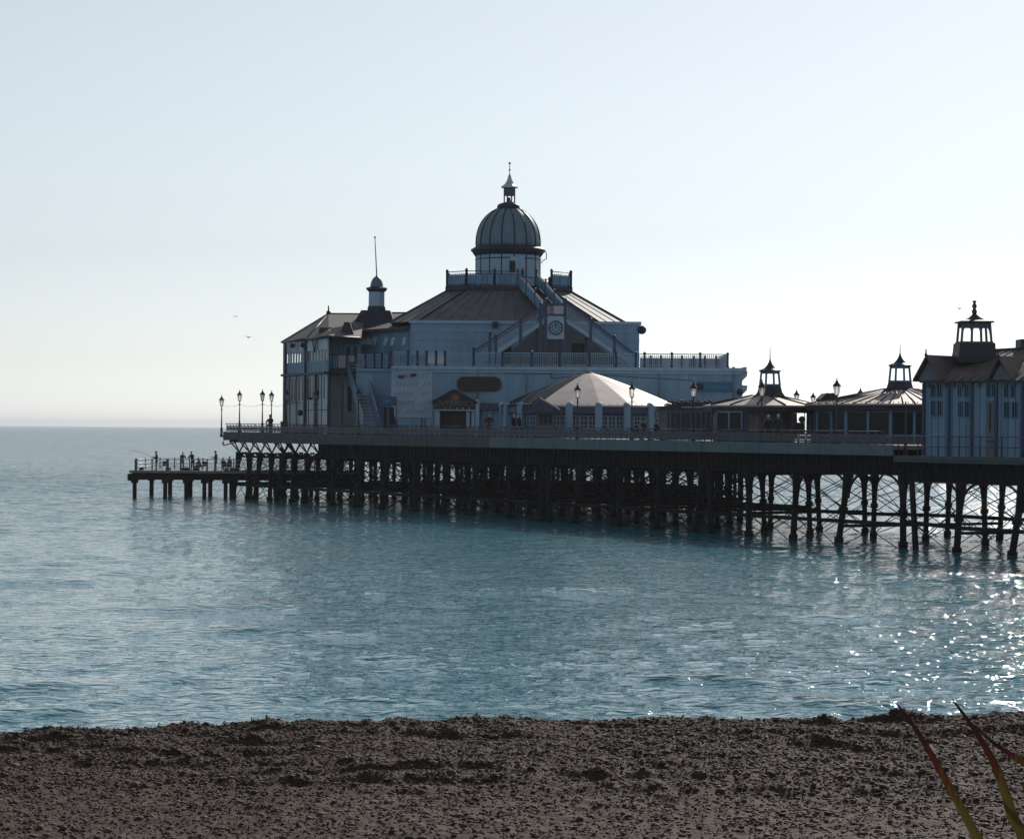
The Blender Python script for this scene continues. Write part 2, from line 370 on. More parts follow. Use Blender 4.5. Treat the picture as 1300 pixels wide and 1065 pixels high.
def build_beach():
    xs = np.concatenate([np.linspace(-60, -10.2, 50), np.arange(-10, 10, 0.045), np.linspace(10.2, 60, 50)])
    ys = np.concatenate([np.linspace(7.6, 17.6, 20), np.arange(17.8, 31.8, 0.045), np.linspace(32, 48, 60)])
    X, Y = np.meshgrid(xs, ys, indexing='ij'); Z = beach_h(X, Y)
    n0, n1 = X.shape; co = np.stack([X, Y, Z], -1).reshape(-1, 3); idx = np.arange(n0*n1).reshape(n0, n1)
    q = np.stack([idx[:-1, :-1], idx[1:, :-1], idx[1:, 1:], idx[:-1, 1:]], -1).reshape(-1)
    me = bpy.data.meshes.new('beach'); me.vertices.add(n0*n1); me.vertices.foreach_set('co', co.ravel())
    nf = q.size//4; me.loops.add(q.size); me.loops.foreach_set('vertex_index', q)
    me.polygons.add(nf); me.polygons.foreach_set('loop_start', np.arange(0, q.size, 4)); me.polygons.foreach_set('loop_total', np.full(nf, 4))
    me.update(); me.validate()
    m = mat('shingle', (0.075, 0.046, 0.034), 0.85, 0.6, 14.0, bump=0.03, col2=(0.016, 0.012, 0.010), spec=0.2)
    me.materials.append(m); o = bpy.data.objects.new('beach', me); C.objects.link(o); tag(o, None, None, kind='structure')
    # pebbles and weed scraps lying on it: nobody could count them
    rng = np.random.default_rng(3); N = 110000
    px = rng.uniform(-9, 9, N); py = 18+13.2*np.sqrt(rng.uniform(0, 1, N)); pz = beach_h(px, py)
    t = (1+5**.5)/2; iv = np.array([(-1, t, 0), (1, t, 0), (-1, -t, 0), (1, -t, 0), (0, -1, t), (0, 1, t), (0, -1, -t), (0, 1, -t), (t, 0, -1), (t, 0, 1), (-t, 0, -1), (-t, 0, 1)])/1.9
    it = np.array([(0, 11, 5), (0, 5, 1), (0, 1, 7), (0, 7, 10), (0, 10, 11), (1, 5, 9), (5, 11, 4), (11, 10, 2), (10, 7, 6), (7, 1, 8), (3, 9, 4), (3, 4, 2), (3, 2, 6), (3, 6, 8), (3, 8, 9), (4, 9, 5), (2, 4, 11), (6, 2, 10), (8, 6, 7), (9, 8, 1)])
    sc = rng.gamma(2.0, 0.0040, (N, 1))+0.006; asp = np.stack([rng.uniform(.8, 1.5, N), rng.uniform(.8, 1.3, N), rng.uniform(.4, .8, N)], 1)
    ang = rng.uniform(0, 6.28, N); ca, sa = np.cos(ang), np.sin(ang)
    V = iv[None]*asp[:, None]*sc[:, None]*(1+rng.uniform(-.15, .15, (N, 12, 1)))
    Vx = V[..., 0]*ca[:, None]-V[..., 1]*sa[:, None]+px[:, None]; Vy = V[..., 0]*sa[:, None]+V[..., 1]*ca[:, None]+py[:, None]; Vz = V[..., 2]+(pz+sc[:, 0]*0.15)[:, None]
    co = np.stack([Vx, Vy, Vz], -1).reshape(-1, 3); T = (it[None]+12*np.arange(N)[:, None, None]).reshape(-1)
    me = bpy.data.meshes.new('pebbles'); me.vertices.add(len(co)); me.vertices.foreach_set('co', co.ravel())
    nf = T.size//3; me.loops.add(T.size); me.loops.foreach_set('vertex_index', T); me.polygons.add(nf)
    me.polygons.foreach_set('loop_start', np.arange(0, T.size, 3)); me.polygons.foreach_set('loop_total', np.full(nf, 3)); me.update(); me.validate()
    m = mat('pebble_stone', (0.115, 0.073, 0.054), 0.75, 0.7, 7.0, col2=(0.035, 0.024, 0.02), spec=0.2)
    me.materials.append(m); o = bpy.data.objects.new('pebbles', me); C.objects.link(o)
    tag(o, 'brown shingle pebbles strewn over the dark beach', 'pebbles', kind='stuff')
    # ragged strands of dry weed on the mounds
    N = 2500; px = rng.uniform(-9, 9, N); py = rng.uniform(21, 31, N)
    keep = (vnoise(px*0.55, py*1.5, 1.1, 9) > 0.5) | (np.abs(py-(30.2+0.07*px)) < 0.5); px, py = px[keep], py[keep]; pz = beach_h(px, py)
    vs, fs = [], []
    for x, y, z in zip(px, py, pz):
        a = rng.uniform(0, 6.28); L = rng.uniform(.05, .16); h = rng.uniform(.01, .07); w_ = rng.uniform(.004, .010); o_ = len(vs)
        dx, dy = math.cos(a), math.sin(a)
        vs += [(x-dy*w_, y+dx*w_, z), (x+dy*w_, y-dx*w_, z), (x+dx*L*.5+dy*w_, y+dy*L*.5-dx*w_, z+h), (x+dx*L*.5-dy*w_, y+dy*L*.5+dx*w_, z+h), (x+dx*L, y+dy*L, z+h*.2)]
        fs += [(o_, o_+1, o_+2, o_+3), (o_+3, o_+2, o_+4)]
    me = bpy.data.meshes.new('dry_weed'); me.from_pydata(vs, [], fs); me.materials.append(mat('dry_weed', (0.05, 0.035, 0.026), 0.9, 0.6, 3.0))
    o = bpy.data.objects.new('dry_weed', me); C.objects.link(o); tag(o, 'ragged dark seaweed strands heaped along the beach crest', 'seaweed', kind='stuff')
build_beach()
b = MB(); b.box(-80, 80, -40, 7.5, 3.9, 4.9)
obj('promenade', b, mat('promenade_paving', (0.25, 0.23, 0.21), 0.8, 0.2, 2)).__setitem__('kind', 'structure')
b = MB(); b.box(-80, 80, 7.5, 7.8, 1.0, 5.0)
tag(centred('sea_wall', b, mat('wall_concrete', (0.3, 0.29, 0.27), 0.8, 0.2, 2)), 'low concrete sea wall along the top of the shingle beach', 'wall')

# ------------------------------------------------------------------ PIER DECK AND SUBSTRUCTURE
pier = thing('pier', 'long iron and timber pier standing on black trestles in the sea', 'pier', tuple(Q(40, 8, 0)))
def uvring(pts, zf, dz): return [Vector((p.x, p.y, zf(p)+dz)) for p in pts]
def zw(p): return zt((Vector((p.x, p.y))-PA).dot(du))
HEADP = [Q(0, 0, 0), Q(U1, 0, 0), Q(U1, 20, 0), Q(71, 20, 0), Vector((26, 196, 0)), Vector((23, 238, 0)), Vector((-19, 240, 0))]
b = MB(); b.prism(uvring(HEADP, zw, -0.25), uvring(HEADP, zw, 0)); obj('deck', b, M['plank'], pier)
b = MB(); b.prism([Q(U1+.003, 0, 5.0), Q(150, 0, 5.0), Q(150, 20, 5.0), Q(U1+.003, 20, 5.0)], [Q(U1+.003, 0, ZL), Q(150, 0, ZL), Q(150, 20, ZL), Q(U1+.003, 20, ZL)]); obj('deck', b, M['plank'], pier)
UF = u_of(622)
def fascia(ua, ub, w0, w1, zb, m, top=0.03):
    b = MB(); b.hexa([Q(ua, w0, zb), Q(ub, w0, zb), Q(ub, w1, zb), Q(ua, w1, zb), Q(ua, w0, zt(ua)+top), Q(ub, w0, zt(ub)+top), Q(ub, w1, zt(ub)+top), Q(ua, w1, zt(ua)+top)])
    for k in range(int((ub-ua)/3.1)+1):                     # cover battens over the board joints
        u = ua+k*3.1+0.05; b.hexa([Q(u, w0-.03, zb+.03), Q(u+.09, w0-.03, zb+.03), Q(u+.09, w0+.01, zb+.03), Q(u, w0+.01, zb+.03), Q(u, w0-.03, zt(u)), Q(u+.09, w0-.03, zt(u)), Q(u+.09, w0+.01, zt(u)), Q(u, w0+.01, zt(u))])
    return obj('fascia_board', b, m, pier)
fascia(0, u_of(304), -0.12, -0.004, 5.45, M['timber'])
fascia(u_of(304)+.004, UF, -0.14, -0.004, 5.22, M['timber'])
fascia(UF+.004, U1, -0.10, -0.004, 5.24, M['timber2'])
b = MB(); e0, e1 = Q(0, 0, 0), Vector((-19, 240, 0)); dn = (e1-e0).normalized(); nn = Vector((-dn.y, dn.x, 0))*0.1
b.prism([e0+nn+Vector((0, 0, 5.4)), e1+nn+Vector((0, 0, 5.4)), e1+Vector((0, 0, 5.4)), e0+Vector((0, 0, 5.4))], [e0+nn+Vector((0, 0, 6.19)), e1+nn+Vector((0, 0, 6.0)), e1+Vector((0, 0, 6.0)), e0+Vector((0, 0, 6.19))])
obj('fascia_board', b, M['timber'], pier)
b = MB(); b.hexa([Q(U1+.05, -.08, 4.9), Q(150, -.08, 4.9), Q(150, -.004, 4.9), Q(U1+.05, -.004, 4.9), Q(U1+.05, -.08, ZL+.02), Q(150, -.08, ZL+.02), Q(150, -.004, ZL+.02), Q(U1+.05, -.004, ZL+.02)])
obj('fascia_board', b, M['timber'], pier)
# main girders under the deck with their stiffener ribs
UG = u_of(392)
for k, wv in enumerate((0.9, 5.5, 10, 14.5, 19)):
    for (ua, ub, z0, z1) in ((UG if k == 0 else UG-3, U1, 4.15, 5.2), (U1+.01, 148, 3.8, 4.89)):
        b = MB(); b.hexa([Q(ua, wv, z0), Q(ub, wv, z0), Q(ub, wv+.08, z0), Q(ua, wv+.08, z0), Q(ua, wv, z1), Q(ub, wv, z1), Q(ub, wv+.08, z1), Q(ua, wv+.08, z1)])
        b.hexa([Q(ua, wv-.12, z0-.05), Q(ub, wv-.12, z0-.05), Q(ub, wv+.2, z0-.05), Q(ua, wv+.2, z0-.05), Q(ua, wv-.12, z0-.004), Q(ub, wv-.12, z0-.004), Q(ub, wv+.2, z0-.004), Q(ua, wv+.2, z0-.004)])
        if k == 0:
            u = ua+.3
            while u < ub-.2:
                b.hexa([Q(u, wv-.11, z0), Q(u+.09, wv-.11, z0), Q(u+.09, wv, z0), Q(u, wv, z0), Q(u, wv-.11, z1-.02), Q(u+.09, wv-.11, z1-.02), Q(u+.09, wv, z1-.02), Q(u, wv, z1-.02)]); u += 0.62
        obj('girder', b, M['iron'], pier)
b = MB()                                                    # cross joists
u = 1.0
while u < 146:
    zz = 5.6 if u < U1 else 4.95
    b.hexa([Q(u, .1, zz-.35), Q(u+.15, .1, zz-.35), Q(u+.15, 19.8, zz-.35), Q(u, 19.8, zz-.35), Q(u, .1, zz-.004), Q(u+.15, .1, zz-.004), Q(u+.15, 19.8, zz-.004), Q(u, 19.8, zz-.004)]); u += 1.7
obj('joists', b, M['iron'], pier)['kind'] = 'stuff'
# trestles
def column(b, p, q, r=0.17):
    b.tube(p, q, r, r, 10); d = (q-p).normalized()
    b.tube(q-d*1.5, q, r, r*1.7, 10)                        # flared head
    for f in (0.30, 0.62): c = p.lerp(q, f); b.tube(c-d*.14, c+d*.14, r*1.45, r*1.45, 10)
    b.tube(p+d*1.0, p+d*1.6, r*1.9, r*1.3, 10)
rg = random.Random(11)
bents = [1.2, 3.6, 6.1, 8.6, 11.1, 13.6]+[16.65+5.05*i for i in range(21)]; U9 = u_of(945)
inner = MB(); inner_br = MB()
prev = None
for bi, u in enumerate(bents):
    head = u < 66
    top = 4.15 if u < U1 else 3.8
    if u < UG-2: top = 4.3
    br = MB(); cols = []
    wl = ([1.0, 5.6, 10.1, 14.6, 19.1, 24, 29, 34, 39] if head else ([1.0, 5.6, 10.1, 14.6, 19.1] if u < U9 else [1.0, 7.0, 13.0]))
    fr = None
    rows = []
    for ci, wv in enumerate(wl):
        xy = Q(u, wv, 0)
        if xy.y > 236 or (ci > 2 and 650+xy.x*F/xy.y > 958): continue
        if head and ci > 4 and ((xy.x-e0.x)*(e1.y-e0.y)-(xy.y-e0.y)*(e1.x-e0.x)) < 0: continue
        lean = 0.0
        if ci == 0: lean = (-0.75 if bi % 3 == 0 else (0.55 if bi % 3 == 1 else 0))
        if u < 12 and ci < 2: lean = -0.9 if bi % 2 == 0 else 0.3
        if ci in (1, 2): lean = rg.uniform(-.5, .5)
        p = Q(u+lean, wv-(0.4 if ci == 0 else 0), -1.5); q = Q(u, wv, top)
        rows.append((p, q))
        if ci < 4:
            cb = MB(); column(cb, p, q, 0.20 if ci == 0 else 0.17); cols.append(cb)
        else: column(inner, p, q, 0.17)
        if u < UG-2:                                        # fan struts carrying the overhanging corner
            for du_, dw_ in ((-1.3, 0), (1.3, 0), (0, -1.0), (-.6, .8)):
                br.tube(q, Q(u+du_, wv+dw_, 5.35), 0.07, 0.07, 6)
    for (p0, q0), (p1, q1) in zip(rows[:-1], rows[1:]):
        for za, zb in (((0.25, 0.62), (0.66, 0.98)) if u < U9 else ((0.35, 0.95),)):
            br.tube(p0.lerp(q0, za), p1.lerp(q1, zb), 0.028, 0.028, 5); br.tube(p0.lerp(q0, zb), p1.lerp(q1, za), 0.028, 0.028, 5)
        for zz in ((1.45, 3.9) if u < U9 else ((1.0,) if bi % 2 else ())):
            f = (zz+1.5)/(top+1.5); br.tube(p0.lerp(q0, f), p1.lerp(q1, f), 0.09, 0.09, 6)
    if prev:
        for ci, ((p0, q0), (p1, q1)) in enumerate(zip(prev, rows)):
            tb = br if ci < 4 else inner_br
            if (q1-q0).length > 6: continue
            for za, zb in (((0.22, 0.60), (0.64, 0.97)) if ci % 2 == 0 else ((0.3, 0.9),)):
                tb.tube(p0.lerp(q0, za), p1.lerp(q1, zb), 0.028, 0.028, 5); tb.tube(p0.lerp(q0, zb), p1.lerp(q1, za), 0.028, 0.028, 5)
            if (u < U9 and (ci < 4 or ci % 2)) or ci in (0, 2):
                zz = (1.3, 1.75, 1.3, 1.55)[ci % 4]; f = (zz+1.5)/(top+1.5); tb.tube(p0.lerp(q0, f), p1.lerp(q1, f), 0.12, 0.12, 6)
            if ci < 3:                                      # curved spandrel brackets at the column heads
                for s_, (pp, qq) in ((1, (p0, q0)), (-1, (p1, q1))):
                    dd = (q1-q0).normalized()*s_; pts = []
                    for k in range(7):
                        a = k/6*math.pi/2; pts.append(qq+Vector((0, 0, -1.5))*(1-math.sin(a))+dd*(1.6*(1-math.cos(a))))
                    tb.path(pts, 0.075, 6)
    prev = rows
    if bi % 4 == 2 and u > 50:                              # odd raking timber pile beside the bent
        cb = MB(); cb.tube(Q(u+2.9, -.3, -1.5), Q(u+1.6, .3, top), 0.19, 0.17, 10); cols.append(cb)
    fr = obj('trestle_frame', br, M['iron'], pier)
    for cb in cols: obj('column', cb, M['iron'], fr)
io = obj('column', inner, M['iron'], pier); io['kind'] = 'stuff'
io = obj('bracing', inner_br, M['iron'], pier); io['kind'] = 'stuff'
b = MB(); b.path([Q(.3, -.3, 5.2), Q(1.2, -.6, 4.95), Q(2.6, -.5, 5.1), Q(3.6, -.2, 5.3)], 0.05, 6); b.path([Q(.1, -.1, 5.4), Q(1.2, -.6, 4.95)], .03, 6)
obj('hanging_pipe', b, M['iron'], pier)
b = MB(); b.hexa([Q(U1+.6, 3.0, ZL+.02), Q(U1+9, 3.0, ZL+.02), Q(U1+9, 3.3, ZL+.02), Q(U1+.6, 3.3, ZL+.02), Q(U1+.6, 3.0, ZL+.3), Q(U1+9, 3.0, ZL+.3), Q(U1+9, 3.3, ZL+.3), Q(U1+.6, 3.3, ZL+.3)])
obj('lit_strip_kerb', b, M['cloth_pale'], pier)  # added in a pale colour to stand for a sunlit strip of deck

# ---- landing stage at the far left
YS = 219.0
stage = thing('landing_stage', 'low dark landing stage with railings where anglers stand, left of the pier head', 'landing stage', (pt(300, CY, YS).x, YS+4, 0))
zs = zat(235, 597.5, YS); X0 = pt(166, CY, YS).x; X1 = pt(455, CY, YS).x
b = MB(); b.box(X0, X1, YS-.6, YS+9, zs-.22, zs); obj('deck', b, M['plank'], stage)
b = MB()
for yy in (YS-.45, YS+4, YS+8.4): b.box(X0+.25, X1, yy, yy+.35, zs-.85, zs-.224)
b.box(X0-.15, X0+.25, YS-.8, YS+9.1, zs-.95, zs-.3); obj('beam', b, M['iron'], stage)
for px, fr in ((171, 0), (192.5, 1), (209.8, 0), (216, 1), (236.5, 0), (241.8, 1), (259.5, 0), (267, 1), (286.5, 0), (293.8, 1), (318, 0), (326, 1), (350, 0), (358, 1), (385, 0), (395, 1), (422, 0), (431, 1)):
    yy = YS-.25 if fr == 0 else YS+8; r = .19 if fr == 0 else .21
    x = pt(px, 610, yy).x; b = MB(); b.tube((x, yy, -1.5), (x, yy, zs-.5), r, r, 10); b.box(x-.3, x+.3, yy-.25, yy+.25, zs-1.15, zs-.852)
    obj('leg', b, M['iron'], stage)
b = MB()
for x_, yy in [(px, YS-.4) for px in (173, 193.5, 213, 229.5, 241, 253, 263.5, 273, 290, 301, 320, 345, 370, 400)]+[(px, YS+8.7) for px in (185, 203.5, 222, 258, 283, 297)]:
    x = pt(x_, CY, yy).x; w_ = .12 if x_ in (173, 213) else .05; b = MB(); b.box(x-w_, x+w_, yy-.05, yy+.05, zs, zs+1.08); obj('railing_post', b, M['blue'], stage)
b = MB()
for yy in (YS-.4, YS+8.7):
    for zz in (.28, .62, 1.0): b.tube((X0+.5, yy, zs+zz), (X1-1, yy, zs+zz), .03, .03, 6)
for zz in (.28, .62, 1.0): b.tube((X0+.45, YS-.4, zs+zz), (X0+.45, YS+8.7, zs+zz), .03, .03, 6)
obj('handrail', b, mat('galvanised_rail', (0.45, 0.45, 0.45), 0.4, 0.2, 4, metal=0.6), stage)

# ---- benches: their backs make the balustrade of the pier edge
def bench_proto():
    r = thing('promenade_bench', 'x', 'bench', (0, 0, 0))
    L = 3.3                                                  # local x along the edge, y towards the deck
    b = MB()
    for k in range(4): b.box(0.05, L-.05, .18+.11*k, .27+.11*k, .40, .435)
    obj('seat', b, M['bench'], r, False)
    b = MB()
    for k in range(4): z = .12+.13*k; b.box(0.0, L, -.02-.02*k*0, .02, z, z+.105)
    obj('backrest', b, M['bench'], r, False)
    for k in range(5):
        x = .15+k*(L-.3)/4; b = MB()
        b.path([(x, .5, .02), (x, .45, .36), (x, .03, .4), (x, .06, .62), (x, -.08, .76)], .032, 6); b.path([(x, .0, .02), (x, .03, .4)], .032, 6)
        obj('frame', b, M['blue'], r, False)
    b = MB(); b.tube((0, -.08, .78), (L, -.08, .78), .035, .035, 8); obj('top_rail', b, M['blue'], r, False)
    return r
bp_ = bench_proto(); angu = math.atan2(du.y, du.x); nb = int((U1-.5)/3.34)
LM_B = ['at the seaward corner of the pier', 'beside the left cluster of lamps', 'in front of the two-storey pavilion', 'below the outside stair', 'in front of the blue oval sign', 'in front of the gabled entrance', 'beside the person in red', 'in front of the cafe porch', 'in front of the white cone-roofed cafe', 'where the dark seated people rest', 'in front of the slatted windscreen', 'in front of the small kiosk with dark windows', 'behind the two pale-haired people', 'in front of the shuttered long kiosk', 'at the step down in the deck']
from collections import Counter
bw = []
for i in range(nb):
    p = Q(.15+i*3.34, .12, 0); px = 650+p.x*F/p.y
    bw.append([w for x, w in zip((300, 360, 440, 475, 545, 600, 640, 715, 790, 850, 905, 960, 1010, 1100, 9999), LM_B) if px < x][0])
ORD = ['leftmost', 'second', 'third', 'fourth', 'fifth', 'sixth']; cw = Counter(bw); sw_ = Counter()
for i in range(nb):
    u = .15+i*3.34; p = Q(u, .12, zt(u+1.6))
    px = 650+p.x*F/p.y
    lab = 'dark blue slatted promenade bench, number %d' % i
    where = [(300, LM_B[0]), (360, LM_B[1]), (440, LM_B[2]), (475, LM_B[3]), (545, LM_B[4]), (600, LM_B[5]), (640, LM_B[6]), (715, LM_B[7]), (790, LM_B[8]), (850, LM_B[9]), (905, LM_B[10]), (960, LM_B[11]), (1010, LM_B[12]), (1100, LM_B[13]), (9999, LM_B[14])]
    n_ = sw_[bw[i]]; sw_[bw[i]] += 1; lab = ('slatted bench ' if cw[bw[i]] == 1 else ORD[n_]+(' of the slatted benches ' if n_ == 0 else ' slatted bench from the left ' ))+bw[i]
    o = bp_ if i == 0 else dup(bp_, p, angu)
    o.location = p; o.rotation_euler = (0, 0, angu); o['label'] = lab; o['group'] = 'benches along the promenade edge'
# lower railing on the right
rl = thing('deck_railing', 'thin blue two-bar railing in front of the tall pavilion on the right', 'railing', tuple(Q(U1, .2, ZL)))
b = MB()
for zz in (.55, 1.12): b.tube(Q(U1, .15, ZL+zz), Q(148, .15, ZL+zz), .028, .028, 6)
obj('rail', b, M['blue'], rl)
u = U1+.2
while u < 146:
    b = MB(); b.tube(Q(u, .15, ZL), Q(u, .15, ZL+1.15), .035, .035, 6); obj('post', b, M['blue'], rl); u += 1.75

# ---- lamp posts
def lamp_proto():
    r = thing('street_lamp', 'x', 'street lamp', (0, 0, 0))
    b = MB(); b.lathe((0, 0, 0), [(.17, 0), (.17, .12), (.11, .2), (.11, .75), (.13, .8), (.07, .9), (.055, 1.6), (.075, 1.63), (.05, 1.68), (.042, 2.6), (.075, 2.63), (.045, 2.68), (.045, 2.82), (.09, 2.86), (.06, 2.9)], 10); obj('pole', b, M['post'], r, False)
    b = MB(); b.tube((-.32, 0, 2.55), (.32, 0, 2.55), .018, .018, 6); b.ball((-.33, 0, 2.55), .03, 6); b.ball((.33, 0, 2.55), .03, 6); obj('ladder_bar', b, M['post'], r, False)
    b = MB(); b.lathe((0, 0, 0), [(.12, 2.90), (.21, 3.43)], 6, False); obj('lantern_glass', b, M['lglass'], r, False)
    b = MB()
    for i in range(6):
        a = i*math.pi/3; b.tube((.125*math.cos(a), .125*math.sin(a), 2.9), (.215*math.cos(a), .215*math.sin(a), 3.44), .014, .014, 5)
    b.lathe((0, 0, 0), [(.13, 2.87), (.13, 2.91)], 6, False); obj('lantern_frame', b, M['dark'], r, False)
    b = MB(); b.lathe((0, 0, 0), [(.26, 3.43), (.25, 3.47), (.17, 3.58), (.09, 3.66), (.09, 3.72), (.03, 3.78), (.04, 3.84), (.005, 3.95)], 12); obj('lantern_cap', b, M['dark'], r, False)
    return r
def lg():
    m = bpy.data.materials.new('lantern_glass'); m.use_nodes = True; n = m.node_tree.nodes; l = m.node_tree.links; n.clear()
    o = n.new('ShaderNodeOutputMaterial'); mx = n.new('ShaderNodeMixShader'); t = n.new('ShaderNodeBsdfTransparent'); g = n.new('ShaderNodeBsdfTranslucent')
    t.inputs[0].default_value = (.9, .9, .9, 1); g.inputs[0].default_value = (.8, .8, .8, 1); mx.inputs[0].default_value = .45
    l.new(t.outputs[0], mx.inputs[1]); l.new(g.outputs[0], mx.inputs[2]); l.new(mx.outputs[0], o.inputs[0]); return m
M['lglass'] = lg()
lp = lamp_proto(); first = True
FRONT = [(280, 'leftmost of the black lantern lamps, at the very tip of the pier'), (304, 'second black lantern lamp from the tip of the pier'), (333, 'tallest-looking lantern lamp left of the pavilion corner'), (364, 'lantern lamp standing against the left corner of the two-storey pavilion'), (401, 'lantern lamp in front of the boarded ground floor of the pavilion'), (455, 'lantern lamp beside the outside stair'), (733, 'lantern lamp in front of the left part of the white cone roof'), (802, 'lantern lamp in front of the right slope of the white cone roof'), (880, 'lantern lamp beside the teal sign'), (967, 'lantern lamp in front of the small kiosk with the brown roof'), (1062, 'large lantern lamp rising above the roof of the long kiosk')]
for px, lab in FRONT:
    u = u_of(px, 0.35); p = Q(u, .35, zt(u))
    if px == 280: p = Q(-.35, -.15, 5.7)
    o = lp if first else dup(lp, p); o.location = p; o.rotation_euler = (0, 0, angu); o['label'] = lab; o['group'] = 'lantern lamps along the pier'; first = False
for px, py, lab in ((344.5, 497, 'short-looking lantern lamp behind the one left of the pavilion'), (1011, 493, 'far lantern lamp showing above the kiosk roof, beside the left cupola'), (1032, 497, 'far lantern lamp low between the two kiosk roofs'), (1092, 490, 'far lantern lamp just above the roof of the long kiosk'), (940, 498, 'far lantern lamp at the right end of the theatre wall'), (1165, 491, 'far lantern lamp half hidden beside the tall pavilion')):
    Y = (9.95-HC)*F/UV(px, py)[1]; q = pt(px, CY, Y); zz = zw(q); o = dup(lp, (q.x, q.y, zz), angu, lab); o['group'] = 'lantern lamps along the pier'
u = u_of(1149.6, .35); b = MB(); b.lathe((0, 0, 0), [(.13, 0), (.08, .9), (.05, 1.0), (.04, 3.1)], 10); o = obj('flag_mast', b, M['post']); o.location = Q(u, .35, ZL); tag(o, 'bare thin dark pole without a lantern in front of the long kiosk', 'pole')
b = MB()
Ls = [Q(u_of(px, .35), .35, zt(u_of(px, .35))) for px in (280, 304, 333, 364, 401, 455)]
for a, c in zip(Ls[:-1], Ls[1:]):
    pts = [a.lerp(c, k/8)+Vector((0, 0, 2.55-.18*math.sin(math.pi*k/8))) for k in range(9)]; b.path(pts, .014, 4)
tag(centred('cable', b, M['dark']), 'thin cable strung between the lamps at the seaward end', 'cable')

# ------------------------------------------------------------------ THEATRE
YT, YU = 192.5, 197.5                  # front of the lower block, front of the upper block
T = Pl(650, YT); TU = Pl(650, YU)
th = thing('theatre', 'white domed pier theatre with roof terrace and outside stairs', 'building', (pt(700, CY, YT).x, YT+13, 6.0))
zT = zat(700, 466, YT)                 # terrace level
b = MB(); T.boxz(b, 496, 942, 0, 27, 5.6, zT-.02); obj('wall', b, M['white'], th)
b = MB(); T2 = Pl(650, 200.0); T2.boxz(b, 452, 496, 0, 14, 5.6, zT-.02); T2.boxz(b, 452, 496, -.2, -.004, zT-.28, zT-.03); obj('wall', b, M['white'], th)
b = MB(); xa = T.hit(497, 480)[0]; xb = T.hit(944, 480)[0]
T.abox(b, xa, xb, -.28, 0.3, zT-.26, zT+.02); T.abox(b, xa+.05, xb-.1, -.14, -.003, zT-.50, zT-.264); T.abox(b, xb-.002, xb+.22, -.3, 27.2, zT-.26, zT+.10)
obj('cornice', b, M['white2'], th)
b = MB()                               # scalloped bracket silhouette on the right corner
a0, z0 = T.hit(941.5, 470)
for k in range(3):
    zc = zT-.75-k*1.15; prof = [(a0+.003, zc+.55), (a0+.50, zc+.5), (a0+.44, zc+.1), (a0+.12, zc-.2), (a0+.003, zc-.5)]
    b.prism([T.w(a, .1, z) for a, z in prof], [T.w(a, .5, z) for a, z in prof])
obj('bracket', b, M['white2'], th)
b = MB()
for x in (520, 550, 604, 660, 716, 768, 800, 834, 872, 908): T.box(b, x-.45, x+.45, 472, 544, -.05, -.003)
obj_split('pilaster_strip', b, M['white2'], th)
for x, y0, y1 in ((606, 469, 508), (668, 469, 500), (836, 469, 512), (931, 469, 512)):
    b = MB(); q0 = T.P(x, y0, -.12); q1 = T.P(x, y1, -.12); b.tube(q0, q1, .05, n=6); b.box(q0.x-.12, q0.x+.12, q0.y-.1, q0.y+.1, q0.z-.05, q0.z+.2); obj('downpipe', b, M['panelblue'], th)
b = MB(); b.path([T.P(640, 474, -.06), T.P(700, 474.5, -.06), T.P(700, 480, -.06), T.P(760, 476, -.06), T.P(880, 483, -.06)], .025, 4); obj('cable', b, M['dark'], th)
# patterned lighter panel on the left with slanting strips added for slashes of light and shade
b = MB(); T.box(b, 497, 549, 469, 530, -.09, -.004); obj('wall_panel', b, mat('pale_lilac_panel', (0.32, 0.40, 0.50), 0.6, 0.15, 1.2), th)
b = MB(); rg = random.Random(4)
for j in range(5):
    for i in range(10):
        x = 500+i*5.0+(j % 2)*2.2; y = 474+j*11.5
        if x < 545 and rg.random() < .85: T.bar(b, (x, y+5), (x+3.8, y), .045, -.13, -.092)
obj_split('shade_slash', b, M['panelblue'], th)
# roof terrace balustrade
def balustrade(pl, xa, xb, zf, posts, ya, name_parent, t=0.12, hh=1.2, sp=1.9, white=True):
    b = MB(); a0 = pl.hit(xa, ya)[0]; a1 = pl.hit(xb, ya)[0]
    pl.abox(b, a0, a1, t-.03, t+.03, zf+hh-.10, zf+hh-.04); pl.abox(b, a0, a1, t-.025, t+.025, zf+.10, zf+.15); pl.abox(b, a0, a1, t-.02, t+.02, zf+hh-.32, zf+hh-.28)
    a = a0+.1
    while a < a1: pl.abox(b, a-.022, a+.022, t-.02, t+.02, zf+.15, zf+hh-.1); a += .155
    rr = obj('terrace_railing', b, M['white2'] if white else M['blue'], name_parent)
    for x in posts:
        b = MB(); a = pl.hit(x, ya)[0]; c = pl.w(a, t, zf); b.lathe(c, [(.13, 0), (.13, .15), (.09, .2), (.09, hh-.1), (.13, hh-.06), (.12, hh+.02), (.02, hh+.12)], 8); obj('post', b, M['blue'], rr)
    return rr
balustrade(T, 566, 924.5, zT, [601, 638, 675, 711, 748, 782, 807.6, 818.5, 853, 889, 924], 456, th)
r1 = balustrade(T, 496, 566, zT, [496.5, 518, 530, 541.5, 553.5, 565], 456, th); balustrade(T2, 453, 495, zT, [464, 475, 485, 494.5], 456, th)
b = MB()
for x0, x1, m in ((543, 552, 0), (555, 564, 0)): T.box(b, x0, x1, 448.5, 461.5, .16, .2)
obj_split('white_screen', b, mat('pale_screen', (0.75, 0.74, 0.74), 0.6, 0.1, 3), th)  # screens in an even near-white colour
b = MB(); T.box(b, 498, 541, 451, 463, .17, .2); obj('railing_panel', b, M['panelblue'], th)
SR = Pl(924.2, YT+.15, 912, YT+8.2); SB = Pl(650, YT+8.2)
b = MB(); a1 = SR.hit(912.3, 456)[0]
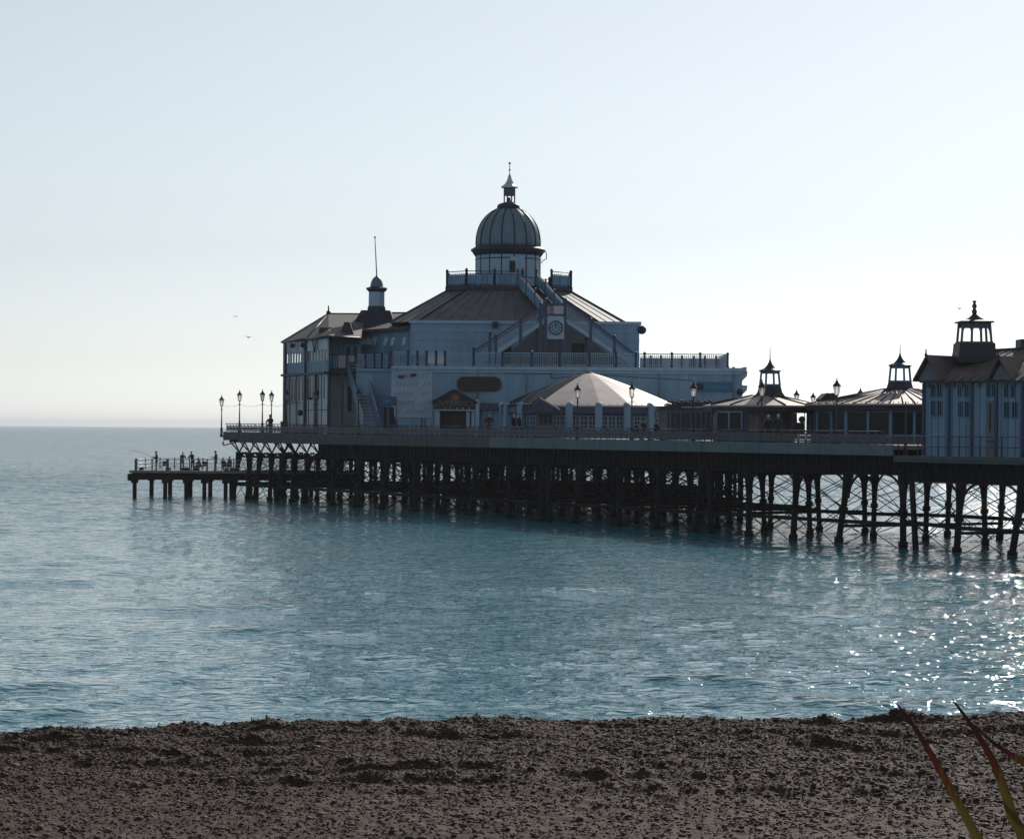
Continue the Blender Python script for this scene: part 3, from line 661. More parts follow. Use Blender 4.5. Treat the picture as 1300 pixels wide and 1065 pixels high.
SR.abox(b, 0, a1, 0, .06, zT+.12, zT+1.05); SR.abox(b, 0, a1, -.02, .08, zT+1.1, zT+1.18)
lil = mat('lilac_windbreak', (0.42, 0.40, 0.46), 0.6, 0.15, 1.0, boards=((0.1, 1, 0), 0.3)); obj('windbreak', b, lil, th)
b = MB(); SB.boxz(b, 812, 912, 0, .05, zT+.12, zT+1.05); obj('windbreak', b, lil, th)
rr = bpy.data.objects['terrace_railing']
for x in (826, 839, 865.5, 881, 895, 909):
    b = MB(); c = SB.P(x, 456, -.1); b.lathe((c.x, c.y, zT), [(.12, 0), (.1, .1), (.1, 1.2), (.03, 1.3)], 8); obj('post', b, M['blue'], rr)
for f in (.5,):
    b = MB(); c = SR.w(a1*f, -.1, zT); b.lathe(c, [(.12, 0), (.1, .1), (.1, 1.2), (.03, 1.3)], 8); obj('post', b, M['blue'], rr)
# upper block
zU = zat(660, 408, YU)
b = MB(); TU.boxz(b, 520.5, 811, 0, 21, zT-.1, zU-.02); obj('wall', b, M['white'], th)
b = MB(); xa = TU.hit(520, 410)[0]; xb = TU.hit(812.5, 410)[0]
TU.abox(b, xa-.05, xb+.1, -.15, .25, zU-.22, zU+.03); TU.abox(b, xb-.15, xb+.12, .252, 21, zU-.22, zU+.03); TU.abox(b, xa, xb, -.06, -.003, zU-.85, zU-.78); TU.abox(b, xa, xb, -.06, -.003, zU-1.6, zU-1.56)
obj('cornice', b, M['white2'], th)
b = MB(); c = TU.P(812.5, 419, -.1); b.ball((c.x+.15, c.y, c.z), .38, 10); b.box(c.x-.1, c.x+.5, c.y-.3, c.y+.2, c.z-.1, c.z+.1); b.tube((c.x-.2, c.y, c.z), (c.x+.2, c.y, c.z), .08)
tag(centred('siren_horn', b, M['dark']), 'round dark horn speaker on the upper right corner of the theatre', 'horn speaker')
b = MB(); c = TU.P(628.5, 412.5, -.2); b.box(c.x-.22, c.x+.22, c.y-.15, c.y+.19, c.z-.25, c.z+.25); b.tube((c.x, c.y-.25, c.z), (c.x, c.y-.1, c.z), .2, .15)
tag(centred('floodlight', b, M['dark']), 'dark square floodlight on the theatre wall left of the clock stairs', 'floodlight')
# main octagonal roof
XC = pt(645, CY, 208).x; YC = 208.0; zR0 = zU-.05; zR1 = zat(645, 368, 203)
def octr(ap, fh, z): return [Vector((XC+x, YC+y, z)) for x, y in ((-fh, -ap), (fh, -ap), (ap, -fh), (ap, fh), (fh, ap), (-fh, ap), (-ap, fh), (-ap, -fh))]
b = MB(); b.prism(octr(10.1, 7.6, zR0), octr(5.25, 3.55, zR1)); roof = obj('roof', b, M['felt'], th)
b = MB()
for p, q in zip(octr(10.1, 7.6, zR0), octr(5.25, 3.55, zR1)): b.tube(p+Vector((0, 0, .03)), q+Vector((0, 0, .03)), .09, .09, 6)
obj_split('hip_ridge', b, M['dark'], roof)
b = MB()
A, Bq = octr(10.1, 7.6, zR0), octr(5.25, 3.55, zR1)
for i in range(8):
    p0, p1, q0, q1 = A[i], A[(i+1) % 8], Bq[i], Bq[(i+1) % 8]; n_ = max(2, int((p1-p0).length/1.1))
    for k in range(1, n_): b.tube(p0.lerp(p1, k/n_)+Vector((0, 0, .015)), q0.lerp(q1, k/n_)+Vector((0, 0, .015)), .03, .03, 4)
obj('seam', b, M['felt'], roof)
b = MB(); c = pt(657, 387, 201.3); b.ball((c.x, c.y, c.z), .65, 12, 1.4, .5, .55); obj('roof_vent', b, M['lead'], roof)
b = MB(); b.prism(octr(5.5, 3.75, zR1-.05), octr(5.5, 3.75, zR1+.32)); obj('platform', b, M['dark'], th)
zP = zR1+.32
ring = octr(5.35, 3.65, zP); ps = []
b = MB(); pan = MB()
for i in range(8):
    p, q = ring[i], ring[(i+1) % 8]
    if i == 0:                          # gap for the stair
        segs = [(p, p.lerp(q, .66))]
    else: segs = [(p, q)]
    for p_, q_ in segs:
        for zz in (.12, 1.0, 1.25): b.tube(p_+Vector((0, 0, zz)), q_+Vector((0, 0, zz)), .035, .035, 6)
        n_ = int((q_-p_).length/.22)
        for k in range(n_): c = p_.lerp(q_, (k+.5)/n_); b.tube(c+Vector((0, 0, .12)), c+Vector((0, 0, 1.25)), .016, .016, 4)
        d = (q_-p_).normalized(); nn = Vector((-d.y, d.x, 0))*.02
        pan.prism([p_+nn+Vector((0, 0, .15)), q_+nn+Vector((0, 0, .15)), q_-nn+Vector((0, 0, .15)), p_-nn+Vector((0, 0, .15))], [p_+nn+Vector((0, 0, .95)), q_+nn+Vector((0, 0, .95)), q_-nn+Vector((0, 0, .95)), p_-nn+Vector((0, 0, .95))])
        m_ = 2 if (q_-p_).length > 4 else 1
        ps += [p_.lerp(q_, k/m_) for k in range(m_+1)]
prl = obj('platform_railing', b, M['blue'], th); obj('railing_panel', pan, M['panelblue'], prl)
for p in ps:
    b = MB(); b.lathe(p, [(.11, 0), (.11, 1.3), (.15, 1.34), (.12, 1.4), (.02, 1.52)], 8); obj('post', b, M['blue'], prl)
# drum, dome and lantern of the lookout
Rd = 41.3*YC/F; zD0 = zP; zD1 = zat(643.5, 319, YC); XD = pt(643.5, CY, YC).x+.0
b = MB(); b.lathe((XD, YC, 0), [(Rd, zD0), (Rd, zD1)], 32, False); drum = obj('drum', b, M['white2'], th)
b = MB()
zb_ = zat(643, 330, YC)
for i in range(16):
    a = 2*math.pi*(i+.5)/16; c = (XD+Rd*math.cos(a), YC+Rd*math.sin(a)); b.tube((c[0], c[1], zD0), (c[0], c[1], zD1), .06, .06, 6)
    b.tube((XD+(Rd-.02)*math.cos(a), YC+(Rd-.02)*math.sin(a), zD1-.55), (XD+(Rd+.36)*math.cos(a), YC+(Rd+.36)*math.sin(a), zD1), .05, .05, 5)
b.lathe((XD, YC, 0), [(Rd+.05, zb_-.05), (Rd+.05, zb_+.05)], 32, False); b.lathe((XD, YC, 0), [(Rd+.05, zD0+.9), (Rd+.05, zD0+.98)], 32, False)
obj('timber_frame', b, M['blue'], drum)
for x in (650.5, 659.5):
    b = MB(); P0 = pt(x, 338, YC-Rd-.02); dx = P0.x-XD; yy = YC-math.sqrt(max(Rd*Rd-dx*dx, 0))-.06; b.box(P0.x-.26, P0.x+.26, yy, yy+.2, zat(x, 346, yy), zat(x, 331, yy)); obj('window', b, M['glassd'], drum)
b = MB(); P0 = pt(655, 350, YC-Rd); b.box(P0.x-.75, P0.x+.75, YC-Rd-.03, YC-Rd+.4, zD0, zat(655, 329, YC)); obj('door', b, M['white2'], drum)
b = MB(); b.lathe((XD, YC, 0), [(Rd+.02, zD1-.45), (Rd+.12, zD1-.3), (Rd+.42, zD1-.02), (Rd+.42, zD1+.12), (Rd+.30, zD1+.18), (Rd+.05, zD1+.34)], 32); obj('cornice', b, M['dark'], th)
b = MB(); c = (XD+Rd+.40, YC-.6, zD1); b.path([c, (c[0]+.12, c[1], c[2]-.3), (c[0]+.1, c[1], c[2]-.7), (c[0]-.2, c[1], c[2]-.85), (c[0]-.36, c[1], c[2]-1.1)], .04); obj('downpipe', b, M['white2'], th)
zTop = zat(643.5, 264, YC); prof = []
hD = zTop-(zD1+.3)
for k in range(15):                     # slightly onion-shoulder profile
    a = k/14*R(78); prof.append(((Rd-.02)*math.cos(a)*(1+.045*math.sin(2*a))+.05*math.sin(a), zD1+.3+hD*math.sin(a)/math.sin(R(78))))
b = MB(); b.lathe((XD, YC, 0), prof, 48); dome = obj('dome', b, M['lead'], th)
for i in range(16):
    a = 2*math.pi*(i+.5)/16; b = MB(); b.path([(XD+(r+.02)*math.cos(a), YC+(r+.02)*math.sin(a), z) for r, z in prof], .055, 5); obj('rib', b, M['dark'], dome)
zL0 = zTop-.15; rl0 = 13.5*YC/F
b = MB(); b.lathe((XD, YC, 0), [(rl0+.02, zL0-.1), (rl0+.08, zL0+.25), (rl0-.05, zL0+.45), (rl0-.28, zL0+.55)], 16); obj('collar', b, M['dark'], dome)
XL = pt(644.7, CY, YC).x; r_ = 8.0*YC/F; z0 = zL0+.5; z1 = zat(645, 238, YC)
b = MB(); b.lathe((XL, YC, 0), [(r_, z0), (r_, z0+.12)], 8, False, R(22.5)); b.lathe((XL, YC, 0), [(r_, z1-.75), (r_, z1)], 8, False, R(22.5))
for i in range(8): a = R(22.5+45*i); b.tube((XL+(r_-.06)*math.cos(a), YC+(r_-.06)*math.sin(a), z0), (XL+(r_-.06)*math.cos(a), YC+(r_-.06)*math.sin(a), z1), .06, .06, 6)
b.tube((XL-.05, YC, z0), (XL-.05, YC, z0+.55), .22, .12); lan = obj('lantern', b, M['blue'], dome)
zt_ = zat(645, 221, YC); zf_ = zat(645, 207.5, YC)
b = MB(); b.lathe((XL, YC, 0), [(r_+.24, z1-.06), (r_+.22, z1+.03), (.42, z1+.3), (.25, z1+.6), (.10, zt_-.1), (.03, zt_)], 8, False, R(22.5)); obj('spire', b, mat('pale_lead', (.5, .52, .55), .35, .2, 3, metal=.4), dome)
b = MB(); b.tube((XL, YC, zt_-.2), (XL, YC, zf_), .035, .03); b.ball((XL, YC, zf_), .11, 8); b.ball((XL, YC, zt_+.35), .09, 8); obj('finial', b, M['post'], dome)
# outside stairs with landing and posts
ST = Pl(650, YT+1.0); stp = []
b = MB()
for t0 in (0, 1.5):
    ST.bar(b, (628, 448.5), (693.5, 405.5), .40, t0, t0+.08); ST.bar(b, (718, 405.5), (783, 448.5), .40, t0, t0+.08); ST.bar(b, (783, 448.5), (803, 462), .40, t0, t0+.08); ST.bar(b, (606, 463), (628, 448.5), .40, t0, t0+.08)
ST.box(b, 693.5, 718, 401.5, 404.5, -.02, 1.6)
stair = obj('outside_stair', b, M['white2'], th)
b = MB()
for k in range(30):
    f = (k+.5)/30
    for p, q in (((606, 463), (693.5, 405.5)), ((803, 462), (718, 405.5))):
        x = p[0]+(q[0]-p[0])*f; y = p[1]+(q[1]-p[1])*f; a, z = ST.hit(x, y); ST.abox(b, a-.16, a+.16, .085, 1.495, z+.0, z+.05)
obj('steps', b, M['grime'], stair)
hb = MB(); bl = MB()
for p, q in (((601.5, 445.5), (690, 388.5)), ((717.5, 382), (808, 451))):
    for t0 in (-.02, 1.52):
        ST.bar(hb, p, q, .11, t0, t0+.07); ST.bar(hb, (p[0], p[1]+4), (q[0], q[1]+4), .06, t0, t0+.05)
for p, q, pl_, ql_ in (((601.5, 446), (690, 389), (601.5, 463), (690, 407)), ((717.5, 383), (808, 452), (717.5, 405), (808, 464))):
    bl = MB()
    for k in range(44):
        f = (k+.5)/44; x = p[0]+(q[0]-p[0])*f; yt = p[1]+(q[1]-p[1])*f+1; yb = pl_[1]+(ql_[1]-pl_[1])*f-1; ST.box(bl, x-.32, x+.32, yt, yb, 0, .03)
    obj('balusters', bl, M['white2'], stair)
obj('handrail', hb, M['blue'], stair)
b = MB()
for x, y0 in ((601.5, 443), (622, 424), (629.5, 427), (661, 405), (686.5, 386), (693, 380), (717.5, 380), (750, 405), (780, 427.5), (807.5, 449), (682, 404), (745, 430), (712, 404)):
    a, z = ST.hit(x, y0); w_ = .11 if x not in (682, 745, 712) else .09; tt = 0 if x not in (682, 745, 712) else 1.45; c = ST.w(a, tt, zT)
    b = MB(); b.box(c.x-w_, c.x+w_, c.y-.1, c.y+.1, zT, z); b.ball((c.x, c.y, z), .15, 8); obj('post', b, M['blue'], stair)
b = MB(); ST.box(b, 694.5, 716.5, 385.5, 387.5, -.03, .04); ST.box(b, 694.5, 716.5, 399, 401, -.03, .04); obj('handrail', b, M['blue'], stair)
b = MB(); ST.box(b, 695, 716, 388.5, 398.5, 0, .03); obj('railing_panel', b, lil, stair)
# upper flight to the lookout platform: runs away from the landing up to the left
p0 = pt(703, 402, YT+2.6); p1 = Vector((pt(668, CY, YC-5.4).x, YC-5.4, zP))
dd = Vector((p1.x-p0.x, p1.y-p0.y, 0)).normalized(); sd_ = Vector((dd.y, -dd.x, 0))
b = MB(); hb = MB(); pn = MB()
for s_ in (-.85, .85):
    o_ = sd_*s_; th_ = sd_*.05
    def sl_(z0, z1, mbx, w_=th_, f0=0.0, f1=1.0):
        a_ = p0.lerp(p1, f0)+o_; c_ = p0.lerp(p1, f1)+o_
        up0 = Vector((0, 0, z0)); up1 = Vector((0, 0, z1)); mbx.prism([a_-w_+up0, c_-w_+up0, c_+w_+up0, a_+w_+up0], [a_-w_+up1, c_-w_+up1, c_+w_+up1, a_+w_+up1])
    sl_(-.3, .05, b); sl_(.1, .98, pn, th_*.4); sl_(1.05, 1.14, hb)
    for f in (0, .33, .66, 1.0):
        c = p0.lerp(p1, f)+o_; mb_ = MB(); mb_.box(c.x-.07, c.x+.07, c.y-.07, c.y+.07, c.z-.2, c.z+1.35); mb_.ball((c.x, c.y, c.z+1.4), .1, 8); obj('post', mb_, M['blue'], stair)
for k in range(16):
    c = p0.lerp(p1, (k+.5)/16); b.prism([c-sd_*.8-dd*.18, c+sd_*.8-dd*.18, c+sd_*.8+dd*.18, c-sd_*.8+dd*.18], [c-sd_*.8-dd*.18+Vector((0, 0, .06)), c+sd_*.8-dd*.18+Vector((0, 0, .06)), c+sd_*.8+dd*.18+Vector((0, 0, .06)), c-sd_*.8+dd*.18+Vector((0, 0, .06))])
obj('upper_flight', b, M['dark'], stair); obj('railing_panel', pn, M['panelblue'], stair); obj('handrail', hb, mat('polished_handrail', (.35, .36, .4), .25, .1, 4, metal=.8), stair)
b = MB(); TU.poly(b, [(632, 462), (690, 409), (720, 409), (788, 462)], -.08, -.004); obj('recess_wall', b, M['grime'], th)
b = MB(); TU.box(b, 640, 649, 440, 462, -.14, -.085); TU.box(b, 726, 742, 436, 462, -.14, -.085); obj('door', b, M['glassd'], th)
# clock
CP = Pl(650, YT+.85); ck = thing('clock', 'round clock showing twelve on a square white board under the stair landing', 'clock', tuple(CP.P(705.5, 430)))
b = MB(); CP.box(b, 694.8, 716.2, 403.5, 430.5, 0, .1); obj('board', b, M['white2'], ck)
c = CP.P(705.4, 416.3, -.005)
def ringxz(mb, c, r0, r1, t, n=32):
    for i in range(n):
        a, d = 2*math.pi*i/n, 2*math.pi*(i+1)/n
        p = [Vector((c.x+r*math.cos(x), c.y, c.z+r*math.sin(x))) for r, x in ((r0, a), (r1, a), (r1, d), (r0, d))]
        mb.prism([v+Vector((0, -t, 0)) for v in p], p)
b = MB(); ringxz(b, c, .50, .60, .05); ringxz(b, c, .26, .30, .04)
for i in range(12):
    a = i*math.pi/6; dr = Vector((math.sin(a), 0, math.cos(a))); b.tube(c+dr*.32, c+dr*.5, .03 if i % 3 else .045, n=5)
obj('dial_numerals', b, M['blue'], ck)
b = MB(); b.tube(c+Vector((0, -.06, -.08)), c+Vector((0, -.06, .46)), .03, .02, 5); obj('minute_hand', b, M['dark'], ck)
b = MB(); b.tube(c+Vector((0, -.09, -.06)), c+Vector((.02, -.09, .32)), .045, .03, 5); obj('hour_hand', b, M['dark'], ck)

# signs on the theatre front
FR = Matrix.Rotation(R(90), 4, 'X')
def sign_text(body, px, py, pl, size, m, parent, t=-.3, name='lettering'):
    c = pl.P(px, py, t); return text_obj(body, size, Matrix.Translation(c) @ FR, m, name, parent, .01)
sg = thing('theatre_sign', 'long dark rounded sign high on the theatre wall above the entrance', 'sign', tuple(T.P(608, 497, -.2)))
b = MB(); pts = []
for k in range(9): a = R(90+k*22.5); pts.append((588.5+8.8*math.cos(a), 487.5-9.2*math.sin(a)))
for k in range(9): a = R(270+k*22.5); pts.append((627.5+8.8*math.cos(a), 487.5-9.2*math.sin(a)))
T.poly(b, pts[::-1], -.25, -.06); obj('board', b, M['brown'], sg)
b = MB(); T.box(b, 592, 624, 484, 485.5, -.27, -.252); T.box(b, 597, 620, 489, 490, -.27, -.252); obj('lettering', b, M['red'], sg)
en = thing('entrance_porch', 'dark gabled porch with ENTRANCE lettering and an orange star', 'porch', tuple(T.P(576, 545, -1)))
b = MB(); T.poly(b, [(552.5, 519.5), (603, 519.5), (603.5, 509), (577, 496.5), (552, 508)], -1.4, -.01); obj('gable_board', b, M['brown'], en)
b = MB(); T.bar(b, (549, 511), (577, 495.5), .2, -1.6, -.005); T.bar(b, (577, 495.5), (606, 512), .2, -1.6, -.005); obj('roof', b, M['dark'], en)
b = MB(); T.box(b, 552, 604, 520, 521.6, -1.45, -.01); obj('lintel', b, M['white2'], en)
b = MB()
for x0, x1 in ((553, 559), (592.5, 597), (599, 603)): T.boxz(b, x0, x1, -1.2, -.01, 5.9, T.hit(576, 521.6)[1]-.01)
obj_split('pillar', b, M['white2'], en)
b = MB(); T.boxz(b, 559.2, 592.3, -.35, -.012, 5.9, T.hit(576, 522)[1]-.01); obj('door', b, M['brown'], en)
sign_text('ENTRANCE', 578, 513, T, .62, M['letter'], en, -1.43)
c = T.P(578.5, 505.5, -1.42); st = []
for k in range(16): a = R(90+k*22.5); r_ = .55 if k % 2 == 0 else .2; st.append(Vector((c.x+r_*math.cos(a), c.y, c.z+r_*math.sin(a))))
b = MB(); b.prism(st, [v+Vector((0, .03, 0)) for v in st]); obj('star', b, M['orange'], en)
b = MB()
for x in (566, 573, 581, 588, 596): c = T.P(x, 518.8, -1.46); b.ball(c, .07, 6)
obj('lamps', b, M['bulb'], en)
def board_sign(name, lab, x0, y0, x1, y1, m, t0=-.2, t1=-.06, pl=T):
    s_ = thing(name, lab, 'sign', tuple(pl.P((x0+x1)/2, y1, t0))); b = MB(); pl.box(b, x0, x1, y0, y1, t0, t1); obj('board', b, m, s_); return s_
s1 = board_sign('blue_sign', 'navy blue sign with a pale oval emblem beside the outside stair', 481.5, 504, 505, 515.5, M['navy'], -2.2, -2.1)
b = MB(); c = T.P(493, 509.5, -2.21)
for k in range(24):
    a, d = 2*math.pi*k/24, 2*math.pi*(k+1)/24; b.tube(c+Vector((.34*math.cos(a), 0, .16*math.sin(a))), c+Vector((.34*math.cos(d), 0, .16*math.sin(d))), .02, n=4)
b.box(c.x-.16, c.x+.16, c.y-.01, c.y, c.z-.03, c.z+.03); obj('emblem', b, mat('pale_blue_paint', (.15, .35, .5), .5, .1, 4), s1)
b = MB()
for x in (481.5, 505): T.boxz(b, x-.5, x+.5, -2.3, -2.0, 5.9, T.hit(x, 503)[1])
obj_split('post', b, M['blue'], s1)
s2 = board_sign('teal_sign', 'wide teal sign with faint lettering at the right end of the theatre wall', 885, 485, 929, 497, M['teal'], -.18, -.06)
b = MB(); rg = random.Random(2); x = 889.0
while x < 925: w_ = rg.uniform(.8, 2.2); T.box(b, x, x+w_, 488.5+rg.uniform(0, 1), 494, -.195, -.182); x += w_+rg.uniform(.5, 1.3)
obj('lettering', b, mat('faded_teal_letters', (.04, .2, .33), .5, .1, 4), s2)
b = MB(); c = T.P(888, 490.5, -.5); b.box(c.x-.25, c.x+.25, c.y, c.y+.25, c.z-.22, c.z+.22); b.tube((c.x, c.y+.2, c.z), (c.x, YT, c.z), .06); b.tube((c.x, c.y-.08, c.z), (c.x, c.y, c.z), .22, .16)
tag(centred('floodlight', b, M['dark']), 'dark floodlight on the theatre wall at the left end of the teal sign', 'floodlight')
b = MB(); c = T.P(939, 498, -.3); b.ball(c, .28, 8); b.tube(c, (c.x, YT, c.z+.1), .05)
tag(centred('floodlight', b, M['dark']), 'small dark round lamp on the lower right corner of the theatre wall', 'floodlight')
b = MB()
for x0, x1 in ((534, 537), (539, 541)): T.boxz(b, x0, x1, -.08, -.003, 6, T.hit(538, 521)[1])
obj('narrow_door', b, M['cream'], th)
b = MB(); T.box(b, 487, 491, 517, 545, -.1, -.004); T.box(b, 494, 500, 517, 545, -.1, -.004); T.bar(b, (495, 518), (504, 543), .22, -.2, -.104); obj('door', b, M['glassd'], th)
b = MB()
for x, y in ((510, 478), (525, 476)): c = T.P(x, y, -.2); b.box(c.x-.25, c.x+.2, c.y-.3, c.y+.1, c.z-.1, c.z+.08); b.tube((c.x, c.y, c.z), (c.x+.2, YT-.09, c.z+.1), .05)
obj_split('spotlight', b, M['dark'], th)

# sloping-roofed link between theatre and seaward pavilion, with roof lights
lk = thing('theatre_link', 'low link building with five slanting roof lights behind the terrace railing', 'building', (pt(488, CY, 208).x, 208, 12))
LK = Pl(444, 209, 520.5, YU+1.2)
a1 = LK.hit(520.4, 430)[0]; ze = LK.hit(480, 419.5)[1]
b = MB(); LK.abox(b, 0, a1, .0, 8, 6.0, ze-.1); obj('wall', b, M['panelblue'], lk)
b = MB(); b.prism([LK.w(-.3, -.35, ze-.1), LK.w(a1, -.35, ze-.1), LK.w(a1, 8, ze+2.1), LK.w(-.3, 8, ze+2.1)], [LK.w(-.3, -.35, ze+.06), LK.w(a1, -.35, ze+.06), LK.w(a1, 8, ze+2.3), LK.w(-.3, 8, ze+2.3)]); obj('roof', b, M['slate'], lk)
b = MB(); LK.abox(b, -.3, a1, -.42, -.354, ze-.2, ze+.1); obj('gutter', b, M['dark'], lk)
for x in (467, 476, 490.5, 499.5, 514):
    b = MB(); LK.poly(b, [(x-3.2, 438.5), (x+.5, 438.5), (x+3, 428.5), (x-.8, 428.5)], -.1, -.004); obj('roof_light', b, mat('glazing_reflection', (.45, .55, .65), .15, .1, 4, spec=.8), lk)  # bright reflection on the panes is put into their base colour

# ------------------------------------------------------------------ SEAWARD PAVILION (two storeys, hipped roof, turret)
sp = thing('seaward_pavilion', 'two-storey boarded pavilion with a hipped roof and flagpole turret at the pier head', 'building', (pt(405, CY, 208).x, 209, 6.0))
f1 = Pl(362, 212, 388.5, 206.6); f2 = Pl(388.5, 206.6, 415.5, 200.6); f3 = Pl(415.5, 205.0); f3.o = f3.o
zE = zat(400, 430, 204.5); zM = zat(388, 475, 206.6)
L1 = f1.hit(388.5, 500)[0]; L2 = f2.hit(415.5, 500)[0]; W3 = Pl(415.5, 204.5)
c1, c2, c3 = f1.w(0, 0, 0), f1.w(L1, 0, 0), f2.w(L2, 0, 0)
c4 = Vector((pt(460, CY, 204.5).x, 204.5, 0)); b1 = Vector((c1.x+1.5, 224, 0)); b2 = Vector((c4.x+2, 226, 0)); c3b = Vector((c3.x, 204.5, 0))
up = lambda p, z: Vector((p.x, p.y, z))
b = MB(); ringp = [c1, c2, c3, c3b, c4, b2, b1]; b.prism([up(p, 5.6) for p in ringp], [up(p, zM-.1) for p in ringp]); obj('wall', b, M['boardw'], sp)
b = MB()
for pl, L in ((f1, L1), (f2, L2)): pl.abox(b, -.35 if pl is f1 else -.05, L+.12, -.35, .1, zM-.098, zM+.10)
W3.abox(b, 0.0, 3.4, -1.9, .1, zM+.05, zM+.26); obj('band_course', b, M['dark'], sp)
# upper storey glazed bay: low panels, mullions, header, open through to the far side
zw0, zw1 = zat(388, 459.5, 206.6), zat(388, 446, 206.6)
b = MB(); pb = MB(); mu = MB(); gl = MB()
for pl, L in ((f1, L1), (f2, L2)):
    pl.abox(pb, .0, L, 0, .12, zM+.11, zw0); pl.abox(b, 0, L, 0, .12, zw1, zE-.05)
    n_ = 8 if pl is f1 else 7
    for k in range(n_+1): a = L*k/n_; pl.abox(mu, max(a-.07, .0), min(a+.07, L), .01, .11, zw0, zw1)
    pl.abox(gl, .0, L, .05, .06, zw0, zw1)
obj('apron_panel', pb, M['panelblue'], sp); obj('header_boards', b, M['boardw'], sp); obj_split('mullion', mu, M['white2'], sp); obj('glazing', gl, M['glass'], sp)
bk = Pl(362, 222.5, 420, 222.5); b = MB()
bk.boxz(b, 362, 383.5, 0, .1, zM, zw0-.0); bk.boxz(b, 362, 383.5, 0, .1, zw1+.25, zE); bk.boxz(b, 383.5, 460, 0, .1, zM, zE)
for x in (362.6, 368, 372, 379): bk.boxz(b, x-.5, x+.5, -.02, .08, zw0, zw1+.25)
obj('rear_wall', b, M['boardw'], sp)
b = MB(); fl = [up(p, zM-.09) for p in ringp]; b.prism(fl, [p+Vector((0, 0, .1)) for p in fl]); obj('floor', b, M['grime'], sp)
b = MB(); W3.abox(b, -.02, 2.9, 0, .12, zM+.27, zE-.03); W3.abox(b, 2.9, 4.0, .01, .1, zat(440, 437, 204), zE-.05); obj('wall', b, M['panelblue'], sp)
b = MB(); W3.box(b, 437, 456, 431, 437.5, -.12, -.004); obj('name_board', b, M['navy'], sp)
b = MB(); W3.box(b, 438.5, 455.5, 438.5, 466, .02, .12); dr = obj('door', b, M['white2'], sp)
for x0, x1 in ((439.8, 444.5), (448.5, 453.5)): b = MB(); W3.box(b, x0, x1, 440.5, 455, -.03, .015); obj('pane', b, M['glassd'], dr)
# ground floor boards, posts, windows
pb = MB()
for pl, xs in ((f1, (368, 376.5)), (f2, (392, 401.5, 408.5))):
    for x in xs: pl.boxz(pb, x-.35, x+.35, -.05, -.003, 6.1, zM-.11)
f1.boxz(pb, 363, 388, -.05, -.003, zat(375, 512, 209), zat(375, 511, 209)+.02); f2.boxz(pb, 389, 415, -.05, -.003, zat(400, 521, 204), zat(400, 520, 204))
obj_split('boarding_strip', pb, M['grime'], sp)
for pl, x0, x1, y0, y1 in ((f1, 365.5, 367.3, 481, 510), (f1, 370, 371.6, 481, 510), (f1, 373.5, 375, 481, 510), (f1, 379, 380.6, 480, 508), (f1, 383.5, 385, 480, 508), (f2, 390, 391.2, 480, 506), (f2, 393.5, 394.8, 480, 506), (f2, 397, 398.2, 480, 506), (f2, 404, 405.4, 478, 506), (f2, 407.5, 408.6, 478, 506), (f2, 411, 412.2, 478, 506)):
    b = MB(); pl.box(b, x0, x1, y0, y1, -.04, -.004); obj('window', b, M['glassd'], sp)
for pl, x in ((f1, 362.6), (f1, 388), (f2, 401.3)):
    b = MB(); pl.boxz(b, x-.9, x+.9, -.2, -.054, 5.9, (zE if x < 400 else zM)-.12)
    if x > 370:
        for s_ in (-1, 1): a_ = pl.hit(x, 450)[0]; q0 = pl.w(a_, -.15, zE-1.2); q1 = pl.w(a_+s_*.6, -.15, zE-.1); b.tube(q0, q1, .06, n=5)
    obj('post', b, M['blue'], sp)
b = MB()
for x, y in ((375, 439), (388, 438.5)): c = f1.P(x, y, -.3); b.ball(c, .22, 8); b.tube(c, f1.P(x, y-2, 0), .05)
c = f1.P(384, 524, -.2); b.ball(c, .28, 8, 1, .5, 1); c = f2.P(396, 506, -.2); b.ball(c, .22, 8, 1.4, .6, .5); obj_split('wall_lamp', b, M['dark'], sp)
b = MB(); W3.box(b, 419, 433, 495, 522, -.06, -.004); W3.box(b, 417, 452, 523.5, 545, -.08, -.005); obj('wall_panel', b, mat('pale_lilac_wall', (.38, .42, .50), .6, .15, 1.2), sp)
b = MB(); W3.box(b, 441.5, 446.5, 491, 522, -.1, -.004); obj('door', b, M['glassd'], sp)
# balcony rail
BR = Pl(650, 202.6); b = MB(); 
for x0, x1 in ((415.8, 421), (422.3, 428)): BR.box(b, x0, x1, 453, 467.5, 0, .04)
obj('balcony_panel', b, M['panelblue'], sp); b = MB(); BR.box(b, 429, 439, 451, 467, -.01, .05); BR.box(b, 441.5, 449.5, 451, 460, .3, .35); obj('balcony_panel', b, lil, sp)
b = MB(); BR.box(b, 415.5, 450, 450, 451, -.03, .05); BR.box(b, 415.5, 440, 468, 474.5, -.06, 1.8)
for x in (415.8, 421.6, 428.5, 440): BR.box(b, x-.5, x+.5, 449, 470, -.05, .08)
obj('balcony_rail', b, M['dark'], sp)
for x in (434.6, 472.5):
    b = MB(); BR.boxz(b, x-1.3, x+1.3, -.3, .0, 6.0, zat(434, 474, 202.6)); obj('post', b, M['blue'], sp)
